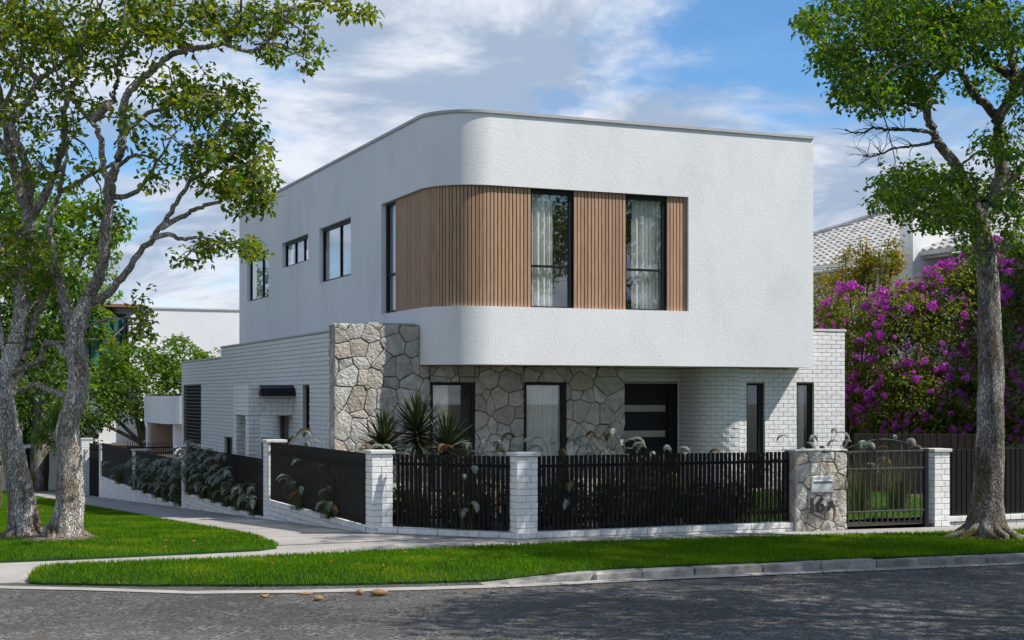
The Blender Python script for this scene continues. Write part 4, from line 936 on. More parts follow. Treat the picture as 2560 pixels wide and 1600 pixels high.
def make_tree(name, label, base, limbs, cents, leaf, lm, bm_='bark_pale', per=30, crad=.28, trunk_n=1, group='trees', twr=.012, extra_twigs=(), tintpow=2.0, wob=.03, flare=None, droop=.25):
    """limbs: (points, r0, r1); the first trunk_n are the trunk. cents: leaf cluster centres, joined by twigs to the nearest limb"""
    root = empty(name, base, label, 'tree', group); nodes = []; tb = MB(); lb_ = MB()
    for i, (pts, r0, r1) in enumerate(limbs):
        sp = smooth_path(pts, 6); n = len(sp); rad = [r0 + (r1 - r0) * (j / (n - 1)) ** .85 for j in range(n)]
        sp = [p + Vector((random.gauss(0, 1), random.gauss(0, 1), random.gauss(0, .6))) * wob * (.25 if i < trunk_n else 1) * min(1, j / 4) * (.4 + rad[j]) for j, p in enumerate(sp)]
        if i < trunk_n: rooty(tb, sp, rad, flare or 1.9)
        else: lb_.tube(sp, rad, 8, jit=.10)
        nodes += [(p, rad[j]) for j, p in enumerate(sp) if j > n * (.45 if i < trunk_n else .12)]
    tb.build('trunk', bm_, root, smooth=True)
    if lb_.v: lb_.build('limbs', 'bark_branch' if bm_ == 'bark_pale' else bm_, root, smooth=True)
    N = np.array([tuple(p) for p, _ in nodes]); tw = MB(); cents = [Vector(c) for c in cents]
    if cents:
        C0 = np.array([tuple(c) for c in cents]); dist = np.array([np.min(((N - c) ** 2).sum(1)) for c in C0]); order = np.argsort(dist); pts_all = []
        for i in order:
            c = cents[i]; j = int(np.argmin(((N - C0[i]) ** 2).sum(1))); q = Vector(N[j]); d = c - q; l = d.length
            m1 = q + d * .4 + Vector((random.uniform(-1, 1), random.uniform(-1, 1), random.uniform(-.2, 1))) * l * .13; m2 = q + d * .75 + Vector((random.uniform(-1, 1), random.uniform(-1, 1), random.uniform(0, 1))) * l * .08
            rr = min(.03, twr * (.5 + .5 * min(l, 2))); tw.tube([q, m1, m2, c], [rr, rr * .75, rr * .55, rr * .3], 4, cap=False); N = np.vstack([N, np.array(m1)[None], np.array(m2)[None], np.array(c)[None]])
            pts_all += [tuple(c), tuple(c), tuple(m2.lerp(c, .4))]
        V, F, t = leaves_np(np.array(pts_all), crad, max(1, per // 3), leaf, droop)
        mesh_np('crown', V, F, lm, root, tint=t ** tintpow)
    for pts, r in extra_twigs: tw.tube(smooth_path(pts, 3), [r * (1 - .75 * k / (3 * (len(pts) - 1))) for k in range(3 * (len(pts) - 1) + 1)], 4, cap=False)
    if tw.v: tw.build('twigs', 'twig', root, kind='stuff')
    return root
def rooty(mb, sp, rad, flare):
    """trunk tube with buttress roots at the foot"""
    seg = 26; V = []; n = len(sp); ph = [random.uniform(0, 6.28) for _ in range(3)]; L0 = .75
    hs = [0.]
    for i in range(1, n): hs.append(hs[-1] + (sp[i] - sp[i - 1]).length)
    # finer rings near the ground
    ring = [h for h in np.linspace(0, 1.2, 16)] + [h for h in hs if h > 1.3]
    def samp(h):
        for i in range(1, n):
            if h <= hs[i] or i == n - 1:
                t = (h - hs[i - 1]) / max(hs[i] - hs[i - 1], 1e-6); return sp[i - 1].lerp(sp[i], min(t, 1)), rad[i - 1] + (rad[i] - rad[i - 1]) * min(t, 1)
    for h in ring:
        p, r = samp(h); e = math.exp(-h / .30)
        for k in range(seg):
            a = 2 * math.pi * k / seg; but = .5 + .5 * math.sin(5 * a + ph[0]) + .35 * math.sin(8 * a + ph[1]); lump = 1 + .05 * math.sin(3 * a + ph[2] + h * 2.2) + .035 * math.sin(7 * a + h * 5) + random.uniform(-.02, .02)
            q = r * lump * (1 + (flare - 1) * e * (.55 + .75 * max(0, but)))
            V.append((p.x + math.cos(a) * q, p.y + math.sin(a) * q, p.z - (.06 * e)))
    for k in range(11):   # surface roots
        a = 2 * math.pi * (k + random.uniform(-.3, .3)) / 11; l = rad[0] * random.uniform(1.8, 4.0); b0 = sp[0]; q = []; w0 = a
        for j in range(7):
            t = j / 6; w0 += random.uniform(-.22, .22); q.append((b0.x + math.cos(w0) * (rad[0] * .8 + l * t), b0.y + math.sin(w0) * (rad[0] * .8 + l * t), b0.z + .20 * (1 - t) ** 3 + .05 - .05 * t))
        mb.tube(q, [rad[0] * (.30 - .24 * j / 6) for j in range(7)], 7, jit=.1)
    m = len(ring); mb.add(V, [(i * seg + k, i * seg + (k + 1) % seg, (i + 1) * seg + (k + 1) % seg, (i + 1) * seg + k) for i in range(m - 1) for k in range(seg)])
def px(lst, Y, dY=0., j=.25):
    """trace in photo pixels -> world points, wandering a little in depth"""
    out = []; d = 0.
    for i, p in enumerate(lst):
        out.append(at(p[0], p[1], Y + dY * i / max(1, len(lst) - 1) + (p[2] if len(p) > 2 else 0) + (random.uniform(-j, j) if i else 0)))
    return out
def ell(lst, Y, sp=1.0):
    """leaf cluster centres inside ellipses given in photo pixels, spread in depth"""
    out = []
    for (cu, cv, ru, rv, n) in lst:
        for _ in range(n):
            a = random.uniform(0, 6.283); r = math.sqrt(random.random()); out.append(at(cu + ru * r * math.cos(a), cv + rv * r * math.sin(a), Y + random.gauss(0, sp)))
    return out
# two street trees standing together on the side lawn
YB_, YA_ = 20.2, 20.9
TB = [(px([(152, 1362), (165, 1300), (174, 1246), (176, 1146), (170, 1072), (190, 998), (198, 933), (186, 864), (198, 799), (224, 741)], YB_, 0, .03), .195, .115),
      (px([(224, 741), (254, 661), (265, 582), (275, 492), (288, 423), (304, 344), (312, 249), (339, 212), (381, 175), (418, 143), (476, 122), (561, 108), (587, 79), (635, 48), (730, 21), (783, 3), (830, -20)], YB_, -.6, .12), .088, .012),
      (px([(224, 745), (249, 751), (296, 704), (344, 640), (402, 571), (439, 508), (476, 450), (508, 392), (524, 317), (534, 275)], YB_, -.4, .1), .068, .011),
      (px([(186, 880), (164, 774), (154, 725), (138, 656), (125, 560), (150, 470), (165, 380), (160, 300)], YB_ + .2, .5, .15), .085, .016),
      (px([(270, 503), (259, 418), (249, 339), (228, 302), (196, 265), (175, 233), (143, 185), (120, 100)], YB_, .5, .12), .055, .014), (px([(230, 300), (275, 259), (291, 201), (296, 164), (330, 80), (370, 20)], YB_, .3, .12), .06, .015),
      (px([(402, 571), (460, 540), (503, 518), (571, 497), (624, 476), (660, 480)], YB_ - .3, -.4, .1), .042, .01), (px([(380, 595), (423, 587), (455, 598), (508, 593), (561, 608), (612, 605)], YB_ - .3, -.5, .1), .04, .009),
      (px([(476, 450), (529, 423), (582, 381), (635, 344)], YB_ - .4, -.3, .1), .035, .008), (px([(508, 392), (561, 317), (598, 265), (624, 227)], YB_ - .4, .3, .1), .035, .008), (px([(304, 344), (360, 290), (430, 262), (470, 240), (520, 230)], YB_, .5, .1), .04, .01),
      (px([(561, 108), (624, 130), (672, 100), (693, 74), (730, 26)], YB_ - .5, -.2, .08), .035, .012), (px([(635, 110), (700, 110), (750, 140), (780, 165)], YB_ - .6, -.2, .08), .018, .006), (px([(275, 492), (340, 480), (400, 395), (440, 330)], YB_, .8, .1), .045, .012),
      (px([(288, 423), (330, 390), (385, 395), (420, 420)], YB_, -.5, .1), .035, .01), (px([(198, 840), (213, 819), (263, 799), (317, 794), (350, 770)], YB_, -.3, .08), .035, .008),
      (px([(196, 923), (160, 880), (144, 864), (114, 859), (89, 908), (20, 931)], YB_, .6, .05), .05, .04), (px([(190, 998), (174, 993), (129, 978), (84, 960), (45, 983)], YB_, .6, .05), .05, .035)]
CB = ell([(590, 300, 70, 90, 30), (560, 400, 110, 70, 34), (600, 480, 80, 50, 24), (500, 330, 70, 110, 26), (640, 420, 40, 60, 16), (650, 500, 40, 25, 9), (520, 230, 60, 50, 14), (560, 612, 75, 20, 12), (480, 645, 40, 12, 3), (622, 628, 28, 22, 6),
          (640, 60, 60, 45, 14), (720, 40, 70, 40, 14), (785, 110, 26, 26, 4), (690, 120, 40, 40, 8), (775, 165, 18, 20, 3), (880, 25, 48, 20, 8), (920, 40, 14, 16, 2), (800, 5, 60, 12, 6), (520, 20, 60, 30, 14), (560, 70, 60, 40, 12),
          (430, 60, 90, 60, 34), (330, 60, 90, 60, 34), (400, 200, 70, 60, 16), (440, 280, 50, 80, 12), (350, 330, 60, 60, 8), (350, 770, 26, 40, 6), (372, 830, 20, 15, 3), (300, 850, 40, 20, 3), (400, 440, 50, 40, 6)], YB_ - .3, .75)
CB += ell([(400, -90, 250, 70, 50), (650, -60, 150, 50, 16)], YB_ - .2, 1.2)
make_tree('street_tree', 'pale barked street tree with open crown, its trunk the right one of the lawn pair', at(152, 1362, YB_), TB, CB, .10, 'leaf_olive', per=21, crad=.19, twr=.02, group='street trees', flare=1.7, tintpow=3.0)
TA = [(px([(62, 1356), (58, 1290), (45, 1196), (28, 1110), (18, 1050), (10, 998), (20, 930), (40, 860)], YA_, 0, .03), .19, .13),
      (px([(40, 860), (52, 783), (60, 680), (69, 582), (69, 518)], YA_, .3, .08), .12, .09), (px([(69, 518), (53, 492), (32, 402), (11, 296), (0, 228), (-20, 120)], YA_ + .3, .2, .1), .09, .03),
      (px([(69, 518), (70, 460), (62, 410), (40, 345), (28, 300), (60, 270), (100, 200), (150, 165), (200, 120), (215, 40)], YA_ + .3, -.6, .1), .085, .02), (px([(80, 540), (111, 492), (153, 392), (160, 330), (165, 250), (200, 180), (205, 120), (230, 40)], YA_ + .2, -.4, .1), .075, .018),
      (px([(153, 480), (201, 450), (250, 425), (300, 400)], YA_, -.3, .08), .04, .02), (px([(12, 1000), (35, 950), (55, 898), (74, 844), (100, 760), (125, 700)], YA_, .2, .05), .10, .04),
      (px([(10, 998), (-20, 930), (-60, 850), (-90, 700), (-80, 500)], YA_, .2, .1), .11, .03), (px([(30, 1000), (-10, 720), (20, 690), (60, 665), (110, 690)], YA_ + .1, -.3, .08), .04, .01), (px([(45, 560), (0, 610), (30, 640), (90, 640), (140, 690)], YA_, -.4, .08), .035, .01),
      (px([(32, 402), (-10, 330), (20, 240), (60, 110), (80, 20)], YA_, .5, .12), .05, .02), (px([(100, 205), (20, 130), (0, 115)], YA_, -.2, .1), .05, .03)]
CA = ell([(60, 60, 90, 70, 48), (180, 60, 90, 70, 44), (100, 160, 110, 60, 36), (240, 130, 80, 60, 26), (40, 260, 50, 60, 14), (200, 250, 80, 50, 12), (60, 420, 60, 50, 10), (40, 640, 70, 40, 18), (100, 620, 60, 25, 10), (60, 700, 80, 30, 14), (130, 690, 40, 25, 7), (20, 560, 40, 40, 8), (180, 420, 60, 60, 8), (250, 540, 60, 40, 9), (120, 330, 80, 60, 10)], YA_, .8)
CA += ell([(100, -90, 260, 80, 60), (-150, 300, 110, 350, 70)], YA_, 1.2)
make_tree('street_tree', 'leaning street tree with dark flaking bark, its trunk the left one of the lawn pair', at(62, 1356, YA_), TA, CA, .10, 'leaf_olive', per=21, crad=.19, twr=.02, group='street trees', flare=1.7, tintpow=3.0)
# street tree on the right hand verge
YR = 20.75
TR = [(px([(2462, 1354), (2464, 1300), (2466, 1264), (2474, 1164), (2478, 1065), (2478, 933), (2473, 820), (2472, 747), (2464, 643), (2452, 569), (2444, 524)], YR, 0, .02), .235, .125),
      (px([(2446, 535), (2428, 486), (2405, 449), (2391, 412), (2354, 366), (2330, 319), (2317, 264), (2330, 208), (2363, 171), (2390, 100), (2420, 20)], YR, -.4, .06), .10, .03), (px([(2448, 545), (2470, 510), (2488, 486), (2502, 430), (2497, 361), (2497, 296), (2525, 241), (2539, 185), (2525, 139), (2516, 93), (2502, 46), (2480, -30)], YR, .3, .06), .12, .045),
      (px([(2497, 296), (2456, 255), (2423, 222), (2409, 185), (2386, 157), (2350, 110), (2300, 60)], YR + .2, -.3, .08), .075, .02), (px([(2535, 195), (2490, 165), (2456, 139), (2425, 90), (2405, 60), (2340, 56), (2270, 79), (2224, 88), (2178, 65), (2122, 42), (2060, 30)], YR + .3, -.8, .08), .07, .012),
      (px([(2386, 157), (2340, 145), (2307, 139), (2270, 106), (2224, 111), (2192, 125), (2141, 120), (2080, 140)], YR - .1, -.8, .08), .05, .01), (px([(2322, 290), (2307, 268), (2270, 259), (2233, 245), (2205, 259), (2170, 240)], YR - .4, -.4, .08), .04, .01), (px([(2317, 264), (2280, 215), (2240, 190), (2190, 190)], YR - .4, .2, .08), .04, .012),
      (px([(2334, 333), (2300, 326), (2270, 324), (2224, 324), (2187, 319), (2145, 333), (2113, 324)], YR - .3, -.3, .06), .035, .007), (px([(2340, 350), (2326, 356), (2284, 366), (2242, 370), (2201, 384), (2159, 393)], YR - .3, .3, .06), .032, .007), (px([(2420, 470), (2370, 440), (2320, 440), (2270, 460), (2230, 500)], YR, -.7, .08), .04, .01),
      (px([(2430, 500), (2390, 530), (2350, 560), (2300, 540)], YR, -.6, .08), .03, .008), (px([(2495, 480), (2530, 440), (2580, 400), (2640, 330)], YR, .3, .08), .08, .03), (px([(2440, 500), (2430, 440), (2400, 420), (2450, 380), (2480, 395)], YR - .1, .2, .06), .03, .012), (px([(2525, 241), (2570, 180), (2640, 100), (2700, 0)], YR + .2, .5, .1), .08, .02),
      (px([(2502, 46), (2400, -60), (2280, -120), (2150, -150)], YR + .2, -.5, .1), .06, .015), (px([(2497, 20), (2520, -100), (2560, -220), (2600, -300)], YR + .2, .4, .1), .07, .02)]
CR = ell([(2120, 60, 110, 65, 52), (2250, 50, 120, 60, 56), (2400, 40, 120, 50, 48), (2520, 50, 70, 60, 26), (2100, 150, 65, 40, 24), (2200, 170, 100, 50, 40), (2310, 130, 80, 50, 28), (2260, 230, 85, 40, 28), (2170, 250, 55, 28, 14), (2130, 210, 45, 40, 13), (2400, 110, 60, 40, 14),
          (2290, 450, 85, 38, 32), (2240, 500, 55, 33, 18), (2340, 520, 70, 38, 24), (2400, 480, 50, 50, 17), (2300, 552, 50, 16, 7), (2430, 560, 40, 40, 8), (2500, 360, 50, 40, 13), (2540, 430, 40, 60, 12), (2425, 620, 20, 25, 3), (2540, 520, 40, 40, 12), (2540, 250, 40, 60, 10), (2520, 600, 50, 30, 7), (2430, 215, 30, 30, 5), (2500, 150, 60, 60, 10)], YR - .2, 1.15)
CR += ell([(2950, -60, 260, 330, 150)], 17.6, 1.0)
TR += [(px([(2535, 215), (2620, 120), (2760, 40), (2900, -40), (3050, -120)], YR, -3.0, .1), .07, .02)]
CR += ell([(2300, -150, 250, 120, 120), (2500, -180, 200, 140, 80), (2720, 100, 140, 200, 60), (2720, 380, 120, 120, 25)], YR, 1.4)
bare = []
for k in range(46):
    p = random.choice([(2224, 324), (2187, 319), (2145, 333), (2260, 324), (2201, 384), (2242, 370), (2170, 390), (2284, 366)]); q = [at(p[0], p[1], YR - .45)]; a = random.choice((math.pi, math.pi, 2.3, 3.9)) + random.uniform(-.9, .9)
    for s in range(4):
        a += random.uniform(-.55, .55); l = random.uniform(10, 22); p = (p[0] + math.cos(a) * l, p[1] - math.sin(a) * l * .8); q.append(at(p[0], p[1], YR - .45 + random.uniform(-.2, .2)))
    bare.append((q, .007))
make_tree('street_tree', 'tall street tree with mossy foot and bare twigs on the kerbside verge', at(2462, 1354, YR), TR, CR, .088, 'leaf_green', 'bark_brown', per=36, crad=.24, group='street trees', extra_twigs=bare, flare=1.55, tintpow=2.6)

def lobe_tree(name, label, base, height, lobes, leaf, n, lm, trunk_r=.25, bmat='bark_brown', group='background trees', shell=.35, nl=7):
    """background tree: trunk, limbs into each lobe, and leaves through the lobes' volume; lobes (dx, dy, z, r)"""
    root = empty(name, base, label, 'tree', group); b = Vector(base); mb = MB(); top = b + Vector((0, 0, height * .45))
    mb.tube(smooth_path([b - Vector((0, 0, .3)), b + Vector((.1, 0, height * .22)), top], 4), [trunk_r * (1.25 - .5 * i / 8) for i in range(9)], 9, jit=.06)
    for (dx, dy, z, r) in lobes:
        c = b + Vector((dx, dy, z)); mb.tube(smooth_path([top - Vector((0, 0, height * .15)), top.lerp(c, .5) + Vector((random.uniform(-.4, .4), random.uniform(-.4, .4), .1)), c], 4), [trunk_r * .55 * (1 - .8 * i / 8) for i in range(9)], 6, jit=.06)
    mb.build('trunk', bmat, root, smooth=True); C = []; RR = []
    tot = sum(r * r for *_, r in lobes)
    for (dx, dy, z, r) in lobes:
        k = max(6, int(nl * 10 * r * r / tot * len(lobes) / 2))
        for _ in range(k):
            d = Vector((random.gauss(0, 1), random.gauss(0, 1), random.gauss(0, 1))).normalized() * r * (random.uniform(.35, 1) ** .5); C.append((b.x + dx + d.x, b.y + dy + d.y, b.z + z + d.z * .82)); RR.append(r * random.uniform(.22, .42))
    per = max(4, n // len(C)); V, F, t = leaves_np(np.array(C), np.array(RR), per, leaf, .2, .7, shell)
    mesh_np('crown', V, F, lm, root, tint=t ** 2.4); return root
rb = random.Random(3)
def G(u, Y, v=None):
    p = at(u, 1200, Y); return (p.x, p.y, gv(p.x, p.y) if p.x < 6.4 else -1.6)
lobe_tree('background_tree', 'big dark green tree at the picture edge behind the two street trees', G(-30, 36), 10, [(-.9, 0, 4.8, 2.2), (.6, .4, 6.2, 1.9), (-1.9, .7, 7.4, 2.2), (.9, 0, 3.8, 1.5), (-.2, -.4, 8.4, 1.8), (-3.1, 0, 6, 2.2), (1.6, .4, 5.2, 1.2), (-2, -.4, 3.2, 1.9)], .17, 15000, 'leaf_dark', .25, nl=10)
lobe_tree('background_tree', 'mid green round tree left of the white glazed building', G(95, 62), 12, [(0, 0, 5.2, 2.3), (1.0, 0, 7.4, 2.2), (-1.8, 0, 7.6, 2.6), (1.6, .4, 9.6, 2.2), (-.4, 0, 11.2, 2.2), (-2.2, 0, 4.2, 2.0), (2.4, .2, 11.4, 1.5)], .26, 15000, 'leaf_fresh', .35, nl=9)
lobe_tree('background_tree', 'low dark tree over the far white tower house', G(-10, 72), 9, [(0, 0, 4, 3), (2.6, 0, 3.6, 2.3), (-3, 0, 5, 3), (.6, 0, 6.8, 2.6), (4.8, 0, 3.2, 1.9)], .28, 11000, 'leaf_dark', .3)
lobe_tree('background_tree', 'bushy bright green tree in front of the white building wall', (9.1, 58.5, -1.6), 5.8, [(0, 0, 3.9, 1.6), (-2.1, -.3, 3.3, 1.4), (2.0, .2, 3.8, 1.5), (-.4, 0, 4.9, 1.1), (1.5, .1, 5.0, 1.1), (-2.9, 0, 2.3, 1.1), (3.0, 0, 3.0, 1.1), (2.6, .3, 4.7, .8)], .17, 17000, 'leaf_fresh', .16, nl=12)
# street trees on the viewer's side of the road, outside the picture: they shade the road and show in the windows
lobe_tree('street_tree', 'street tree beside the viewer casting dappled shade over the road', (12.9, 8.3, -.1), 9.4, [(0, 0, 6.0, 2.1), (-1.8, .5, 6.8, 1.8), (1.6, -.6, 6.4, 1.8), (.2, 1.2, 7.6, 1.7), (-.3, -1.7, 6.8, 1.6), (0, 0, 9.0, 1.6), (-2.6, -1.2, 5.4, 1.2), (-1.2, .2, 8.4, 1.5)], .17, 8000, 'leaf_green', .2, group='street trees', shell=.1, nl=8)
lobe_tree('street_tree', 'very tall street tree across the road mirrored in the upper windows', (21.2, 8.0, -.1), 18, [(0, 0, 8.5, 2.4), (-1.6, .5, 11, 2.2), (1.6, -.6, 10.4, 2.2), (.2, .6, 13.2, 2.3), (-.9, -.7, 15.0, 2.1), (.8, .3, 16.6, 1.9), (-.6, .5, 18, 1.4), (-1.6, -.5, 7.0, 1.5)], .2, 15000, 'leaf_green', .28, group='street trees', shell=.1, nl=9)
lobe_tree('street_tree', 'slender tree across the road mirrored in the right hand upper window', (26.5, 3.0, -.1), 9, [(0, 0, 5.5, 1.6), (.6, .2, 7.2, 1.5), (-.5, 0, 8.6, 1.2), (0, 0, 4.2, 1.3)], .2, 6000, 'leaf_dark', .18, group='street trees', shell=.1, nl=8)
lobe_tree('street_tree', 'small round tree down the road mirrored in the ground floor windows', (31, 6, -.1), 7, [(0, 0, 4.6, 1.9), (1.2, .3, 5.6, 1.5), (-1.2, 0, 5.4, 1.5)], .2, 5000, 'leaf_green', .18, group='street trees', shell=.1, nl=8)
# ------------------------------------------------------------------ neighbours
mat('roof_tile', (.37, .355, .33), (.50, .485, .46), rough=.75, vscale=3, rnd=.08, bump=.3, bscale=30, bdist=.006, c3=(.22, .21, .19), s3=2.4, lo3=.52, hi3=.70)
mat('dark_brick', (.06, .055, .055), (.10, .09, .085), rough=.9, vscale=8, rnd=.15)
mat('dark_mortar', (.26, .25, .24), rough=.95)
mat('weatherboard', (.48, .45, .40), (.56, .53, .48), rough=.8, vscale=4, rnd=.05)
mat('render_blue', (.50, .56, .60), (.56, .62, .66), rough=.85, vscale=2)
mat('door_blue', (.14, .24, .32), (.17, .28, .36), rough=.5, vscale=3)
mat('board_brown', (.050, .036, .028), (.085, .062, .048), rough=.85, vscale=6, rnd=.2, stretch=(5, 5, .4))
mat('tan_door', (.40, .28, .21), (.46, .33, .25), rough=.7, vscale=2)
mat('teal_glass', (.035, .14, .14), (.06, .20, .20), rough=.08, vscale=.5, spec=.8)
mat('timber_edge', (.25, .13, .08), rough=.8)
nh = empty('neighbour_house', (27, 30, 0), 'house with white tiled roof behind the magenta flowering bush', 'house')
EX, EZ, PS = 23.0, 5.48, .42
cosS = 1 / math.sqrt(1 + PS * PS)
def roof_at(y, s): return (EX + s * cosS, y, EZ + s * cosS * PS)      # s metres up the slope
HIP = [(23, 43.7), (26.45, 38.5), (30.0, 33.1), (32.9, 28.75)]            # hip line in plan
def hip_x(y):
    for (xa, ya), (xb, yb) in zip(HIP[:-1], HIP[1:]):
        if yb <= y <= ya: return xa + (xb - xa) * (y - ya) / (yb - ya)
    return 32.9 if y < 28.75 else 23
rf = MB().add([(EX + .03, 23, EZ - .03)] + [(x, y, EZ + (x - EX) * PS - .03) for x, y in ((32.9, 23), (32.9, 28.75), (30.0, 33.1), (26.45, 38.5))] + [(EX + .03, 43.7, EZ - .03)], [(0, 1, 2, 3, 4, 5)]).build('roof', 'roof_tile', nh)
mb = MB(); n = 8; V = []
for j in range(n + 1):
    y = .31 * j / n; wv = .03 * math.cos(j / n * 2 * math.pi); V += [(0, y, wv + .028), (0, y, wv - .022), (.40, y, wv * .8 - .012)]
mb.add(V, [(3 * j, 3 * j + 3, 3 * j + 4, 3 * j + 1) for j in range(n)] + [(3 * j, 3 * j + 2, 3 * j + 5, 3 * j + 3) for j in range(n)])
tm = mb.mesh('tile'); tm.materials.append(MATS['roof_tile']); spots = []
sl_ = Matrix.Rotation(-math.atan(PS), 4, 'Y')
for i in range(30):
    for j in range(68):
        y = 43.4 - j * .31; s = i * .335; x, yy_, z = roof_at(y, s)
        if x > hip_x(y + .15) - .1 or y < 23.2: continue
        Y = SN * x + CS * y; u = 1280 + 3680 * (CS * x - SN * y) / Y; v = 992 - 3680 * (z - 1.95) / Y
        vis = 2020 < u < 2580 and not (2275 < u < 2305)
        spots.append((not vis, Y, T(x, y, z) @ sl_))
spots.sort(key=lambda t: (t[0], t[1])); keep = spots[:298]; rest = spots[298:]
for _, _, m in keep: inst('tile', tm, rf, m @ Matrix.Rotation(random.uniform(-.012, .012), 4, 'Z'))
big = MB()
for _, _, m in rest: big.add([m @ Vector(p) for p in mb.v], mb.f)
big.build('tiles', 'roof_tile', rf, kind='stuff')
mb = MB()
hp = [roof_at(0, 0)]
pts = [(x, y, EZ + (x - EX) * PS + .04) for x, y in HIP]
sp_ = smooth_path(pts, 12); mb = MB()
for i in range(len(sp_) - 1):
    d = sp_[i + 1] - sp_[i]; mb.tube([sp_[i] - d * .03, sp_[i + 1] + d * .04], [.11, .095], 8)
mb.build('ridge_tiles', 'roof_tile', rf, kind='stuff')
MB().box(EX - .10, EX + .02, 23, 43.7, EZ - .13, EZ - .02).build('gutter', 'cap', nh)
MB().box(EX + .02, EX + .65, 23, 43.2, EZ - .20, EZ - .15).build('eaves_soffit', 'weatherboard', nh)
wl = MB().box(23.7, 32, 21.8, 43, -.2, EZ - .2).build('side_wall', 'dark_mortar', nh)
bme2 = MB().add([(0, 0, 0), (-.022, 0, 0), (-.006, 0, .17), (0, 0, .17), (0, 12, 0), (-.022, 12, 0), (-.006, 12, .17), (0, 12, .17)], [(0, 1, 2, 3), (4, 7, 6, 5), (1, 5, 6, 2), (0, 4, 5, 1), (3, 2, 6, 7)]).mesh('weatherboard'); bme2.materials.append(MATS['weatherboard'])
for i in range(18): inst('weatherboard', bme2, wl, T(23.695, 29.4, 2.1 + i * .165))
bricks_merged('brickwork', brick_list(29.3, 43, -.1, 2.05), flat_l(23.69), 'dark_brick', wl)
MB().box(23.63, 23.69, 21.9, 28.9, -.1, EZ - .2).build('rendered_bay_wall', 'render_blue', nh)
MB().bbox(22.7, 23.8, 28.85, 29.35, -.1, 6.28, .01).build('chimney_fin', 'stucco_smooth', nh)
d_ = MB().bbox(23.58, 23.625, 27.4, 28.5, 0, 2.3, .005).build('side_door', 'door_blue', nh)
for (a, b) in ((.15, .95), (1.1, 1.95)):
    for c in (27.5, 28.0): MB().bbox(23.565, 23.579, c, c + .34, a, b, .006).build('door_panel', 'door_blue', d_)
w_ = MB().box(23.58, 23.625, 26.0, 27.8, 3.8, 3.87).box(23.58, 23.625, 26.0, 27.8, 4.85, 4.95).box(23.58, 23.625, 26.0, 26.08, 3.87, 4.85).box(23.58, 23.625, 27.72, 27.8, 3.87, 4.85).build('window', 'weatherboard', nh)
MB().box(23.6, 23.61, 26.08, 27.72, 3.87, 4.85).build('pane', 'teal_glass', w_)
# brown board fence behind the gate
bf = empty('board_fence', (16.5, 25.2, 0), 'brown vertical board fence behind the garden lawn, seen through the gate', 'fence')
bb = MB().bbox(-.058, .058, -.012, .012, 0, 1.25, .003).mesh('board'); bb.materials.append(MATS['board_brown'])
A0, B0 = Vector((18.2, 24.9, 0)), Vector((20.3, 23.6, 0))
for i in range(19): p = A0.lerp(B0, i / 18); inst('board', bb, bf, T(p.x, p.y, -.05, math.atan2(-1.3, 2.1)))

# flowering bush
mat('magenta', (.25, .02, .24), (.38, .045, .37), rough=.7, vscale=14, rnd=.25, tint=(.50, .15, .46), trans=.35)
mat('orange_petal', (.65, .30, .02), (.72, .45, .03), rough=.6, vscale=12, rnd=.2, trans=.3)
def blossom_mesh(seed, r, n):
    rg = np.random.default_rng(seed); d = rg.normal(size=(n, 3)); d /= np.linalg.norm(d, axis=1)[:, None]; P = d * r * rg.uniform(.45, 1, n)[:, None]; mb = MB()
    for i in range(n):
        t = Vector(rg.normal(size=3)); nn = (Vector(d[i]) + t * .35).normalized(); a = nn.orthogonal().normalized(); b = nn.cross(a); s = r * rg.uniform(.28, .5); c = Vector(P[i])
        mb.add([c, c + a * s + nn * s * .3, c + (a + b) * s * .8 + nn * s * .1, c + b * s + nn * s * .3], [(0, 1, 2, 3)], float(rg.random() ** 2))
    return mb.mesh('blossom')
BLM = [blossom_mesh(i, r, n) for i, (r, n) in enumerate(((.11, 60), (.085, 44), (.135, 80), (.07, 30)))]
for m in BLM: m.materials.append(MATS['magenta'])
ORM = [blossom_mesh(20 + i, .05, 14) for i in range(2)]
for m in ORM: m.materials.append(MATS['orange_petal'])
